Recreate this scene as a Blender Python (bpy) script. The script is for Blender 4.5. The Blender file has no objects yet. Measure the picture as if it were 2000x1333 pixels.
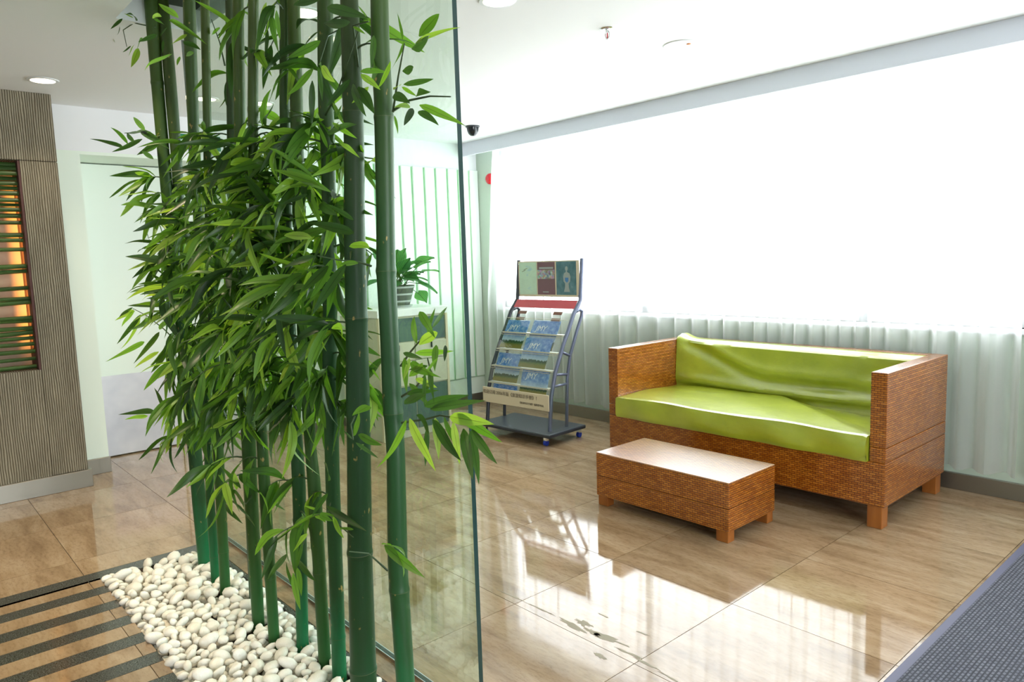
import bpy, bmesh, math, random
import numpy as np
from mathutils import Vector, Matrix

random.seed(7)
C = bpy.context.scene.collection
SC = bpy.context.scene

# ------------------------------------------------------------------ camera
H = 1.35
FPX = 1418.0
yaw, pit, rol = -0.8489, 0.11297, -0.0326
fw = Vector((math.sin(yaw)*math.cos(pit), math.cos(yaw)*math.cos(pit), -math.sin(pit)))
rt = Vector((math.cos(yaw), -math.sin(yaw), 0))
up = rt.cross(fw)
R_ = rt*math.cos(rol)+up*math.sin(rol)
U_ = -rt*math.sin(rol)+up*math.cos(rol)
CAM = Vector((0, 0, H))
cd = bpy.data.cameras.new('camera'); cam = bpy.data.objects.new('camera', cd); C.objects.link(cam)
cd.lens = 36*FPX/2000; cd.sensor_width = 36; cd.clip_start = 0.05
cam.matrix_world = Matrix(((R_.x, U_.x, -fw.x, 0), (R_.y, U_.y, -fw.y, 0), (R_.z, U_.z, -fw.z, H), (0, 0, 0, 1)))
SC.camera = cam

# ------------------------------------------------------------------ world / exposure
SC.view_settings.view_transform = 'Standard'
SC.view_settings.look = 'None'
SC.view_settings.gamma = 1
SC.view_settings.use_curve_mapping = False
SC.view_settings.exposure = 0.0
SC.cycles.max_bounces = 8; SC.cycles.diffuse_bounces = 4; SC.cycles.glossy_bounces = 4; SC.cycles.transparent_max_bounces = 14; SC.cycles.transmission_bounces = 6
W = bpy.data.worlds.new('overcast_sky'); SC.world = W; W.use_nodes = True
bg = W.node_tree.nodes['Background']
bg.inputs[0].default_value = (0.93, 0.97, 1.0, 1); bg.inputs[1].default_value = 11.0

def light(name, kind, loc, energy, color=(1, 1, 1), rot=(0, 0, 0), **kw):
    l = bpy.data.lights.new(name, kind); l.energy = energy; l.color = color
    for k, v in kw.items(): setattr(l, k, v)
    o = bpy.data.objects.new(name, l); o.location = loc; o.rotation_euler = rot; C.objects.link(o); return o
# portals: tell the renderer where daylight enters (they add no light of their own)
po = light('window_portal', 'AREA', (-1.9, 4.52, 1.62), 1, rot=(-math.pi/2, 0, 0), shape='RECTANGLE', size=6.6, size_y=1.42)
po.data.cycles.is_portal = True
po2 = light('entrance_portal', 'AREA', (3.15, .7, 1.1), 1, rot=(0, math.pi/2, 0), shape='RECTANGLE', size=2.1, size_y=2.4)
po2.data.cycles.is_portal = True

# ------------------------------------------------------------------ helpers
def at(x, y, Y):
    v = R_*((x-1000)/FPX) - U_*((y-666.5)/FPX) + fw
    return CAM + v*(Y/v.y)
def depth(P): return (P-CAM).dot(fw)

def new_bm():
    bm = bmesh.new(); bm.loops.layers.uv.new('UVMap'); return bm
def box_uv(bm):
    uv = bm.loops.layers.uv.verify()
    for f in bm.faces:
        n = f.normal
        ax = max(range(3), key=lambda i: abs(n[i]))
        for l in f.loops:
            c = l.vert.co
            l[uv].uv = (c.y, c.z) if ax == 0 else ((c.x, c.z) if ax == 1 else (c.x, c.y))
def add_box(bm, x0, x1, y0, y1, z0, z1, bevel=0.0, seg=2):
    r = bmesh.ops.create_cube(bm, size=1)
    vs = r['verts']
    for v in vs:
        v.co = Vector(((x0+x1)/2+v.co.x*(x1-x0), (y0+y1)/2+v.co.y*(y1-y0), (z0+z1)/2+v.co.z*(z1-z0)))
    if bevel > 0:
        es = list({e for v in vs for e in v.link_edges})
        bmesh.ops.bevel(bm, geom=es, offset=bevel, segments=seg, affect='EDGES', profile=0.5)
def add_tube(bm, pts, rads, n=10, cap=True):
    pts = [Vector(p) for p in pts]
    if not hasattr(rads, '__len__'): rads = [rads]*len(pts)
    rings = []
    prev = None
    for i, p in enumerate(pts):
        t = (pts[min(i+1, len(pts)-1)]-pts[max(i-1, 0)]).normalized()
        if prev is None:
            a = Vector((0, 0, 1)) if abs(t.z) < .9 else Vector((1, 0, 0))
            u = t.cross(a).normalized()
        else:
            u = (prev - t*prev.dot(t)).normalized()
        prev = u
        w = t.cross(u)
        rings.append([bm.verts.new(p+(u*math.cos(2*math.pi*k/n)+w*math.sin(2*math.pi*k/n))*rads[i]) for k in range(n)])
    for a, b in zip(rings, rings[1:]):
        for k in range(n):
            f = bm.faces.new((a[k], a[(k+1) % n], b[(k+1) % n], b[k])); f.smooth = True
    if cap:
        bm.faces.new(rings[0][::-1]); bm.faces.new(rings[-1])
def add_lathe(bm, prof, c=(0, 0, 0), n=32, smooth=True):
    rings = []
    for r, z in prof:
        rings.append([bm.verts.new((c[0]+r*math.cos(2*math.pi*k/n), c[1]+r*math.sin(2*math.pi*k/n), c[2]+z)) for k in range(n)])
    for a, b in zip(rings, rings[1:]):
        for k in range(n):
            f = bm.faces.new((a[k], a[(k+1) % n], b[(k+1) % n], b[k])); f.smooth = smooth
    bm.faces.new(rings[0][::-1]); bm.faces.new(rings[-1])
def link(name, me, parent=None, loc=(0, 0, 0)):
    o = bpy.data.objects.new(name, me); C.objects.link(o); o.location = loc
    if parent: o.parent = parent
    return o
def mk(name, bm, m, parent=None, uv=True, loc=(0, 0, 0)):
    bmesh.ops.recalc_face_normals(bm, faces=bm.faces)
    for e in bm.edges:
        if len(e.link_faces) == 2 and e.calc_face_angle(0) > .75: e.smooth = False
    if uv: box_uv(bm)
    me = bpy.data.meshes.new(name); bm.to_mesh(me); bm.free()
    for mm in (m if isinstance(m, (list, tuple)) else [m]): me.materials.append(mm)
    return link(name, me, parent, loc)
def bx(name, m, b, parent=None, bevel=0.0, seg=2, loc=(0, 0, 0)):
    bm = new_bm(); add_box(bm, *b, bevel=bevel, seg=seg); return mk(name, bm, m, parent, loc=loc)
def thing(name, label, cat, loc=(0, 0, 0), rz=0, group=None):
    o = bpy.data.objects.new(name, None); C.objects.link(o); o.location = loc; o.rotation_euler = (0, 0, rz)
    o.empty_display_size = .1
    o['label'] = label; o['category'] = cat
    if group: o['group'] = group
    return o
def tag(o, label, cat, group=None):
    o['label'] = label; o['category'] = cat
    if group: o['group'] = group
    return o
def struct(o, label=None, cat=None):
    o['kind'] = 'structure'
    if label: o['label'] = label
    if cat: o['category'] = cat
    return o

# ------------------------------------------------------------------ materials
def mat(name, col=(.8, .8, .8), rough=.5, **kw):
    m = bpy.data.materials.new(name); m.use_nodes = True
    b = m.node_tree.nodes['Principled BSDF']
    b.inputs['Base Color'].default_value = (*col, 1); b.inputs['Roughness'].default_value = rough
    for k, v in kw.items(): b.inputs[k].default_value = v
    return m
def N(m, t, **props):
    n = m.node_tree.nodes.new(t)
    for k, v in props.items(): setattr(n, k, v)
    return n
def L(m, a, b): m.node_tree.links.new(a, b)
def P(m): return m.node_tree.nodes['Principled BSDF']
def ramp(m, fac, stops):
    r = N(m, 'ShaderNodeValToRGB'); L(m, fac, r.inputs[0])
    e = r.color_ramp.elements
    while len(e) < len(stops): e.new(.5)
    for i, (p, c) in enumerate(stops): e[i].position = p; e[i].color = (*c, 1)
    return r
def noise(m, scale=5, detail=4, rough=.5, vec=None, scl=None, coord='Object'):
    n = N(m, 'ShaderNodeTexNoise'); n.inputs['Scale'].default_value = scale
    n.inputs['Detail'].default_value = detail; n.inputs['Roughness'].default_value = rough
    if vec is None:
        tc = N(m, 'ShaderNodeTexCoord'); vec = tc.outputs[coord]
    if scl:
        mp = N(m, 'ShaderNodeMapping'); mp.inputs['Scale'].default_value = scl; L(m, vec, mp.inputs[0]); vec = mp.outputs[0]
    L(m, vec, n.inputs['Vector']); return n
def bump(m, h, strength=.3, dist=.01):
    b = N(m, 'ShaderNodeBump'); b.inputs['Strength'].default_value = strength; b.inputs['Distance'].default_value = dist
    L(m, h, b.inputs['Height']); L(m, b.outputs[0], P(m).inputs['Normal']); return b
def mathn(m, op, a, b=None):
    n = N(m, 'ShaderNodeMath', operation=op)
    for i, v in enumerate((a, b)):
        if v is None: continue
        if hasattr(v, 'links'): L(m, v, n.inputs[i])
        else: n.inputs[i].default_value = v
    return n.outputs[0]
def mixc(m, fac, a, b, blend='MIX'):
    n = N(m, 'ShaderNodeMix', data_type='RGBA', blend_type=blend)
    for s, v in ((0, fac), (6, a), (7, b)):
        if hasattr(v, 'links'): L(m, v, n.inputs[s])
        elif s == 0: n.inputs[0].default_value = v
        else: n.inputs[s].default_value = (*v, 1)
    return n.outputs[2]

# polished travertine-look floor tile
def tile_mat(name, c1, c2, c3):
    m = mat(name, rough=.06); b = P(m)
    b.inputs['IOR'].default_value = 1.5
    oi = N(m, 'ShaderNodeObjectInfo')
    gm = N(m, 'ShaderNodeNewGeometry')
    off = N(m, 'ShaderNodeVectorMath', operation='ADD')
    cmb = N(m, 'ShaderNodeCombineXYZ')
    r10 = mathn(m, 'MULTIPLY', oi.outputs['Random'], 13.0)
    L(m, r10, cmb.inputs[0]); L(m, r10, cmb.inputs[1])
    L(m, gm.outputs['Position'], off.inputs[0]); L(m, cmb.outputs[0], off.inputs[1])
    n1 = noise(m, 2.2, 8, .62, off.outputs[0], (1, 4.5, 1))
    n2 = noise(m, 26, 6, .7, off.outputs[0], (1, 3.0, 1))
    n1.inputs['Distortion'].default_value = .5
    r = ramp(m, n1.outputs[0], [(.3, c1), (.5, c2), (.68, c3)])
    dk = ramp(m, n2.outputs[0], [(.36, (.62, .56, .50)), (.52, (1, 1, 1))])
    tone = mathn(m, 'ADD', mathn(m, 'MULTIPLY', oi.outputs['Random'], .14), .92)
    col = mixc(m, .55, r.outputs[0], dk.outputs[0], 'MULTIPLY')
    vm = N(m, 'ShaderNodeVectorMath', operation='SCALE'); L(m, col, vm.inputs[0]); L(m, tone, vm.inputs['Scale'])
    L(m, vm.outputs[0], b.inputs['Base Color'])
    n3 = noise(m, 9, 3, .5, gm.outputs['Position'])
    rr = ramp(m, n3.outputs[0], [(.3, (.035,)*3), (.8, (.09,)*3)])
    L(m, rr.outputs[0], b.inputs['Roughness'])
    return m
M_tile = tile_mat('travertine_tile', (.235, .15, .08), (.345, .235, .135), (.43, .315, .20))
M_grout = mat('grout', (.12, .10, .08), .8)
M_granite = mat('dark_granite', rough=.16)
n = noise(M_granite, 190, 3, .7, coord='Object')
L(M_granite, ramp(M_granite, n.outputs[0], [(.38, (.022, .024, .02)), (.55, (.07, .072, .062)), (.72, (.16, .16, .14))]).outputs[0], P(M_granite).inputs['Base Color'])
M_white = mat('white_paint', (.83, .85, .86), .65)
M_ceil = mat('ceiling_paint', (.87, .885, .885), .75)
M_greenw = mat('pale_green_paint', (.80, .90, .79), .5)
M_sillwall = mat('shaded_wall_paint', (.50, .60, .49), .6)  # pale green wall, its colour darkened for the shade behind the curtain
M_greenboard = mat('pale_green_board', (.84, .93, .85), .35)
M_greendark = mat('green_groove_paint', (.48, .80, .50), .6)
M_door = mat('pale_green_door_paint', (.82, .91, .82), .35)
M_metal = mat('brushed_steel', (.30, .285, .245), .36, Metallic=.9)
n = noise(M_metal, 60, 3, .6, scl=(.05, .05, 3)); bump(M_metal, n.outputs[0], .06, .002)
M_kick = mat('satin_steel_plate', (.66, .67, .70), .42, Metallic=.55)
n = noise(M_kick, 3, 3, .6)
L(M_kick, ramp(M_kick, n.outputs[0], [(.3, (.56, .57, .62)), (.7, (.76, .76, .78))]).outputs[0], P(M_kick).inputs['Base Color'])
M_rail = mat('polished_rail', (.62, .62, .66), .2, Metallic=1.0)
M_chrome = mat('chrome', (.75, .75, .76), .12, Metallic=1.0)

def glass_mat(name, tint, edge=False, ior=1.5, gl=(1, 1, 1)):
    m = bpy.data.materials.new(name); m.use_nodes = True; nt = m.node_tree; nt.nodes.clear()
    out = N(m, 'ShaderNodeOutputMaterial'); mx = N(m, 'ShaderNodeMixShader'); fr = N(m, 'ShaderNodeFresnel')
    tr = N(m, 'ShaderNodeBsdfTransparent'); g = N(m, 'ShaderNodeBsdfGlossy')
    ge = N(m, 'ShaderNodeNewGeometry')       # one thin sheet: the same reflectance from both sides
    io = N(m, 'ShaderNodeMapRange'); io.inputs['To Min'].default_value = ior; io.inputs['To Max'].default_value = 1/ior
    L(m, ge.outputs['Backfacing'], io.inputs['Value']); L(m, io.outputs[0], fr.inputs[0]); tr.inputs[0].default_value = (*tint, 1); g.inputs['Roughness'].default_value = .0
    g.inputs[0].default_value = (*gl, 1)
    L(m, fr.outputs[0], mx.inputs[0]); L(m, tr.outputs[0], mx.inputs[1]); L(m, g.outputs[0], mx.inputs[2]); L(m, mx.outputs[0], out.inputs[0])
    return m
M_glass = glass_mat('partition_glass', (.90, .97, .915))
M_pane = glass_mat('window_glass', (.97, .98, .98), ior=1.3)
M_acryl = glass_mat('clear_acrylic', (.95, .97, .96), ior=1.45)
M_gedge = mat('green_glass_edge', (.018, .050, .045), .25)

# ribbed board-marked concrete
M_conc = mat('ribbed_concrete', rough=.85)
tc = N(M_conc, 'ShaderNodeTexCoord')
wv = N(M_conc, 'ShaderNodeTexWave', wave_type='BANDS', bands_direction='Y'); wv.inputs['Scale'].default_value = 26; wv.inputs['Distortion'].default_value = 4.5
wv.inputs['Detail'].default_value = 3; wv.inputs['Detail Scale'].default_value = .6; wv.inputs['Detail Roughness'].default_value = .6
mp = N(M_conc, 'ShaderNodeMapping'); mp.inputs['Scale'].default_value = (1, 1, .22); L(M_conc, tc.outputs['Object'], mp.inputs[0]); L(M_conc, mp.outputs[0], wv.inputs['Vector'])
n2 = noise(M_conc, 7, 6, .65, scl=(1, 1.5, .5)); n4 = noise(M_conc, 60, 4, .7)
base = ramp(M_conc, wv.outputs[0], [(.0, (.13, .11, .07)), (.45, (.25, .215, .145)), (1, (.36, .32, .235))])
var = ramp(M_conc, n2.outputs[0], [(.3, (.72, .71, .69)), (.6, (1, 1, 1)), (.8, (1.12, 1.1, 1.05))])
L(M_conc, mixc(M_conc, .9, base.outputs[0], var.outputs[0], 'MULTIPLY'), P(M_conc).inputs['Base Color'])
hh = mathn(M_conc, 'ADD', wv.outputs[0], mathn(M_conc, 'MULTIPLY', n4.outputs[0], .5))
bump(M_conc, hh, .8, .006)
M_glow = mat('lit_niche_back', (.85, .68, .50), .6)
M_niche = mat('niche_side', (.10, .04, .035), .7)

# woven rattan
def weave_mat(name, dark, mid, lite):
    m = mat(name, rough=.34); P(m).inputs['Coat Weight'].default_value = 1.0; P(m).inputs['Coat Roughness'].default_value = .18; P(m).inputs['Coat IOR'].default_value = 1.7; P(m).inputs['Specular IOR Level'].default_value = .15
    uv = N(m, 'ShaderNodeUVMap')
    br = N(m, 'ShaderNodeTexBrick'); br.offset = .5
    for k, v in (('Scale', 1), ('Brick Width', .028), ('Row Height', .0105), ('Mortar Size', .0016), ('Mortar Smooth', .5), ('Bias', 0.0)): br.inputs[k].default_value = v
    br.inputs['Color1'].default_value = (*mid, 1); br.inputs['Color2'].default_value = (*lite, 1); br.inputs['Mortar'].default_value = (*dark, 1)
    L(m, uv.outputs[0], br.inputs['Vector'])
    n = noise(m, 30, 4, .7, uv.outputs[0], (.35, 2.5, 1)); n5 = noise(m, 3, 3, .6, uv.outputs[0])
    v1 = ramp(m, n.outputs[0], [(.3, (.70, .62, .55)), (.65, (1.1, 1.1, 1.1))])
    v2 = ramp(m, n5.outputs[0], [(.3, (.85, .82, .8)), (.7, (1.08, 1.08, 1.08))])
    c = mixc(m, .9, br.outputs[0], v1.outputs[0], 'MULTIPLY'); c = mixc(m, 1, c, v2.outputs[0], 'MULTIPLY')
    L(m, c, P(m).inputs['Base Color'])
    # over-under relief
    w = N(m, 'ShaderNodeTexWave', wave_type='BANDS', bands_direction='Y'); w.inputs['Scale'].default_value = 15.15
    L(m, uv.outputs[0], w.inputs[0])
    h = mathn(m, 'SUBTRACT', mathn(m, 'MULTIPLY', w.outputs[0], .25), mathn(m, 'MULTIPLY', br.outputs['Fac'], 1.0))
    bump(m, h, .8, .005)
    return m
M_weave = weave_mat('woven_rattan', (.11, .022, .003), (.34, .092, .006), (.54, .185, .016))
M_weavetop = weave_mat('polished_rattan_top', (.11, .022, .003), (.36, .12, .02), (.54, .22, .05))
P(M_weavetop).inputs['Coat IOR'].default_value = 2.4; P(M_weavetop).inputs['Coat Roughness'].default_value = .25; P(M_weavetop).inputs['Specular IOR Level'].default_value = .9
M_legwood = mat('brown_leg_wood', (.33, .115, .035), .35)
n = noise(M_legwood, 14, 4, .6, scl=(1, 1, .2)); L(M_legwood, ramp(M_legwood, n.outputs[0], [(.3, (.24, .07, .012)), (.7, (.36, .12, .022))]).outputs[0], P(M_legwood).inputs['Base Color'])
M_seam = mat('dark_seam', (.08, .03, .015), .6)

M_vinyl = mat('lime_vinyl', (.40, .50, .035), .22, **{'IOR': 1.65, 'Coat Weight': .8, 'Coat Roughness': .32, 'Coat IOR': 1.7})
n = noise(M_vinyl, 7, 5, .6); n6 = noise(M_vinyl, 420, 2, .5)
L(M_vinyl, ramp(M_vinyl, n.outputs[0], [(.3, (.31, .37, .018)), (.7, (.40, .46, .028))]).outputs[0], P(M_vinyl).inputs['Base Color'])
hh = mathn(M_vinyl, 'ADD', n.outputs[0], mathn(M_vinyl, 'MULTIPLY', n6.outputs[0], .04)); bump(M_vinyl, hh, .25, .02)

# sheer curtain
M_cur = bpy.data.materials.new('sheer_curtain'); M_cur.use_nodes = True; M_cur.node_tree.nodes.clear()
out = N(M_cur, 'ShaderNodeOutputMaterial'); mx = N(M_cur, 'ShaderNodeMixShader'); mx2 = N(M_cur, 'ShaderNodeMixShader')
tr = N(M_cur, 'ShaderNodeBsdfTransparent'); tl = N(M_cur, 'ShaderNodeBsdfTranslucent'); df = N(M_cur, 'ShaderNodeBsdfDiffuse')
tr.inputs[0].default_value = (1, 1, 1, 1); tl.inputs[0].default_value = (.9, .92, .92, 1); df.inputs[0].default_value = (.70, .71, .70, 1)
mx2.inputs[0].default_value = .45
lw = N(M_cur, 'ShaderNodeLayerWeight'); lw.inputs[0].default_value = .5      # seen edge-on the threads close up
mrr = N(M_cur, 'ShaderNodeMapRange'); mrr.inputs['To Min'].default_value = .42; mrr.inputs['To Max'].default_value = .97
L(M_cur, lw.outputs['Facing'], mrr.inputs['Value']); L(M_cur, mrr.outputs[0], mx.inputs[0])
L(M_cur, tl.outputs[0], mx2.inputs[1]); L(M_cur, df.outputs[0], mx2.inputs[2]); L(M_cur, tr.outputs[0], mx.inputs[1]); L(M_cur, mx2.outputs[0], mx.inputs[2]); L(M_cur, mx.outputs[0], out.inputs[0])

# ribbed mat
M_mat = mat('grey_entrance_mat', rough=.9)
tcm = N(M_mat, 'ShaderNodeTexCoord')
ck = N(M_mat, 'ShaderNodeTexBrick'); ck.offset = .5
for k, v in (('Scale', 1), ('Brick Width', .021), ('Row Height', .0125), ('Mortar Size', .003), ('Mortar Smooth', .5)): ck.inputs[k].default_value = v
ck.inputs['Color1'].default_value = (.115, .12, .15, 1); ck.inputs['Color2'].default_value = (.165, .17, .205, 1); ck.inputs['Mortar'].default_value = (.045, .047, .06, 1)
mpm = N(M_mat, 'ShaderNodeMapping'); mpm.inputs['Rotation'].default_value = (0, 0, math.pi/2)
L(M_mat, tcm.outputs['Object'], mpm.inputs[0]); L(M_mat, mpm.outputs[0], ck.inputs[0])
nm = noise(M_mat, 250, 3, .7); cc = mixc(M_mat, .6, ck.outputs[0], ramp(M_mat, nm.outputs[0], [(.3, (.55,)*3), (.7, (1.25,)*3)]).outputs[0], 'MULTIPLY')
L(M_mat, cc, P(M_mat).inputs['Base Color'])
hm = mathn(M_mat, 'SUBTRACT', mathn(M_mat, 'MULTIPLY', nm.outputs[0], .3), ck.outputs['Fac']); bump(M_mat, hm, .8, .004)
M_matedge = mat('mat_rubber_border', (.10, .10, .16), .55)

# bamboo
def cane_mat(name, low, mid, top):
    m = mat(name, rough=.42); P(m).inputs['Specular IOR Level'].default_value = .35
    g = N(m, 'ShaderNodeNewGeometry'); sp = N(m, 'ShaderNodeSeparateXYZ'); L(m, g.outputs['Position'], sp.inputs[0])
    z = mathn(m, 'DIVIDE', sp.outputs[2], 2.6)
    n = noise(m, 3, 4, .6, scl=(3, 3, .6)); z2 = mathn(m, 'ADD', z, mathn(m, 'MULTIPLY', mathn(m, 'SUBTRACT', n.outputs[0], .5), .35))
    r = ramp(m, z2, [(.0, low), (.13, mid), (.5, mid), (.85, top)])
    n2 = noise(m, 60, 2, .5, scl=(1, 1, .45))
    fac = ramp(m, n2.outputs[0], [(.70, (0,)*3), (.76, (1,)*3)])
    c = mixc(m, fac.outputs[0], r.outputs[0], (.36, .27, .08))
    L(m, c, P(m).inputs['Base Color'])
    n3 = noise(m, 40, 3, .6, scl=(3, 3, .15)); bump(m, n3.outputs[0], .12, .003)
    return m
M_cane = cane_mat('green_cane', (.008, .17, .06), (.016, .068, .018), (.045, .085, .012))
M_cane2 = cane_mat('olive_cane', (.02, .11, .025), (.030, .085, .014), (.060, .095, .012))
M_cane3 = cane_mat('dark_cane', (.012, .075, .025), (.014, .055, .016), (.036, .060, .010))
M_node = mat('cane_node', (.085, .105, .035), .5)
M_twig = mat('green_twig', (.045, .085, .03), .5)
M_stick = mat('niche_stick_green', rough=.4)
n = noise(M_stick, 9, 4, .6, scl=(1, .4, 4)); L(M_stick, ramp(M_stick, n.outputs[0], [(.3, (.02, .06, .012)), (.7, (.07, .15, .03))]).outputs[0], P(M_stick).inputs['Base Color'])

# leaves: silk foliage, each leaf its own tone
def leaf_mat(name, stops):
    m = mat(name, rough=.38)
    oi = N(m, 'ShaderNodeObjectInfo'); uv = N(m, 'ShaderNodeUVMap'); sp = N(m, 'ShaderNodeSeparateXYZ'); L(m, uv.outputs[0], sp.inputs[0])
    r = ramp(m, oi.outputs['Random'], stops)
    vein = mathn(m, 'ABSOLUTE', mathn(m, 'SUBTRACT', sp.outputs[1], .5))
    vr = ramp(m, vein, [(.0, (.45,)*3), (.06, (1,)*3)])
    ww = N(m, 'ShaderNodeTexWave', wave_type='BANDS', bands_direction='Y'); ww.inputs['Scale'].default_value = 3.2; ww.inputs['Distortion'].default_value = .6
    L(m, uv.outputs[0], ww.inputs[0])
    st = ramp(m, ww.outputs[0], [(.0, (.75,)*3), (1, (1.1,)*3)])
    c = mixc(m, 1, r.outputs[0], vr.outputs[0], 'MULTIPLY'); c = mixc(m, .8, c, st.outputs[0], 'MULTIPLY')
    L(m, c, P(m).inputs['Base Color'])
    tl = N(m, 'ShaderNodeBsdfTranslucent'); L(m, mixc(m, 1, c, (1.9, 1.9, .75), 'MULTIPLY'), tl.inputs[0])
    mx = N(m, 'ShaderNodeMixShader'); mx.inputs[0].default_value = .42
    o = m.node_tree.nodes['Material Output']
    L(m, P(m).outputs[0], mx.inputs[1]); L(m, tl.outputs[0], mx.inputs[2]); L(m, mx.outputs[0], o.inputs[0])
    return m
M_leaf = leaf_mat('bamboo_leaf', [(.0, (.022, .06, .016)), (.35, (.045, .12, .020)), (.6, (.10, .24, .028)), (.85, (.21, .40, .045)), (1, (.33, .49, .08))])
M_pothos = leaf_mat('pothos_leaf', [(.0, (.05, .18, .08)), (1, (.12, .32, .13))])
M_pebble = mat('white_pebble', rough=.35)
n = noise(M_pebble, 12, 4, .6)
oi = N(M_pebble, 'ShaderNodeObjectInfo')
rp = ramp(M_pebble, n.outputs[0], [(.3, (.84, .81, .73)), (.6, (.92, .91, .86))])
rq = ramp(M_pebble, oi.outputs['Random'], [(.0, (.90, .88, .82)), (.4, (.98, .98, .96)), (1, (1, 1, 1))])
L(M_pebble, mixc(M_pebble, 1, rp.outputs[0], rq.outputs[0], 'MULTIPLY'), P(M_pebble).inputs['Base Color'])
P(M_pebble).inputs['Subsurface Weight'].default_value = .0

M_black = mat('black_tube', (.018, .022, .03), .35)
M_bluegrey = mat('bluegrey_tube', (.13, .15, .22), .35, Metallic=.3)
M_platform = mat('charcoal_platform', (.035, .042, .055), .28)
M_blue = mat('blue_caster', (.02, .06, .55), .4)
M_red = mat('red_panel', (.50, .045, .055), .4)
M_bell = mat('red_bell', (.55, .01, .02), .3)
M_beige = mat('beige_sign', (.66, .58, .40), .5)
M_ink = mat('dark_ink', (.14, .11, .07), .6)
M_trayedge = mat('tray_edge', (.50, .50, .38), .3)
M_whiteprint = mat('white_print', (.85, .88, .85), .5)
M_brown = mat('brown_slot', (.16, .06, .03), .5)
M_cabinet = mat('beige_cabinet', (.56, .55, .41), .45)
M_cabtop = mat('white_cabinet_top', (.85, .86, .84), .3)
M_cabglass = mat('dark_cabinet_glass', (.10, .16, .14), .15)
M_pot = mat('dark_pot', (.09, .10, .09), .4)
M_potband = mat('grey_pot_band', (.42, .46, .44), .5)
M_soil = mat('soil', (.05, .04, .03), .9)
M_camera = mat('black_dome', (.01, .012, .015), .15)
M_sign = mat('exit_sign_green', (.0, .16, .09), .4)
M_signw = mat('exit_sign_white', (.85, .95, .88), .4)
M_plaster = mat('scuff_residue', (.34, .30, .22), .8)
M_frame = mat('window_frame_white', (.75, .78, .78), .4)
def emis(name, col, s):
    m = bpy.data.materials.new(name); m.use_nodes = True; b = P(m)
    b.inputs['Base Color'].default_value = (*col, 1); b.inputs['Emission Color'].default_value = (*col, 1); b.inputs['Emission Strength'].default_value = s
    return m
M_lamp = emis('lamp_warm', (1, .86, .62), 7)
M_lampoff = mat('lamp_unlit', (.85, .84, .80), .3)

# ------------------------------------------------------------------ structure
CZ = 2.418
XW, XE, YS, YN = -5.45, 3.1, -2.6, 4.42
BX0, BX1, BY0, BY1 = -3.53, -1.1, .645, 1.11   # pebble bed
GX = [-.865-.596*k for k in range(-7, 10)]     # tile joints
GY = [.598+.591*k for k in range(-5, 8)]
fl = thing('floor', 'polished travertine tile floor', 'floor'); del fl['category'], fl['label']; fl['kind'] = 'structure'
bm = new_bm()
for r in ((-6.1, BX0, YS-.1, 4.5), (BX1, 3.2, YS-.1, 4.5), (BX0, BX1, YS-.1, BY0), (BX0, BX1, BY1, 4.5)):
    add_box(bm, r[0], r[1], r[2], r[3], -.12, -.006)
add_box(bm, BX0, BX1, BY0, BY1, -.12, -.075)
mk('subfloor', bm, M_grout, fl)
g = .0013
def tile(x0, x1, y0, y1, m=M_tile, name='tile'):
    if x1-x0 < .02 or y1-y0 < .008: return
    cx, cy = (x0+x1)/2, (y0+y1)/2
    return bx(name, m, (x0-cx+g, x1-cx-g, y0-cy+g, y1-cy-g, -.006, 0), fl, loc=(cx, cy, 0))
SX0 = -3.634; SP = .1865; SWd = .082
xs = sorted(GX); ys = sorted(GY)
def grid_tiles(X0, X1, Y0, Y1):
    for a, b in zip(xs, xs[1:]):
        for c, d in zip(ys, ys[1:]):
            tile(max(a, X0), min(b, X1), max(c, Y0), min(d, Y1))
R0 = .598+.591                               # joint just short of the glass line
for a, b in zip(xs, xs[1:]):                 # open floor behind the glass line
    for c, d in zip(ys, ys[1:]):
        if d > R0+.01: tile(max(a, -6.05), min(b, 3.2), max(c, R0 if (b < SX0 or a > BX1) else 1.225), min(d, YN))
grid_tiles(-6.05, SX0, YS, R0)               # left of the stripes
grid_tiles(BX1, 3.2, YS, R0)                 # right, under the photographer
tile(-3.845, SX0, R0, 1.225); tile(BX1, max(v for v in xs if v < -.8), R0, 1.225)
tile(SX0, BX1, BY1+.022, 1.225)              # narrow tan strip between bed and glass
# dark kerb at the bed's far end, dark strip on the glass side
tile(SX0, BX0, BY0-.6, 1.13+.0, M_granite, 'dark_strip')
tile(BX0, BX1, BY1, BY1+.022, M_granite, 'dark_strip')  # thin dark strip between pebbles and tan tile
k = 1
x = SX0
segs_y = [(YS, .007), (.007, .598), (.598, BY0)]
tile(SX0, SX0+SWd, -2.0, BY0-.6, M_granite, 'dark_strip')
while x+SP < BX1:
    for (c, d) in segs_y: tile(x+SWd, x+SP, max(c, -1.2), d)       # tan plank
    x += SP
    tile(x, x+SWd, -1.2, BY0, M_granite, 'dark_strip')
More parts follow.
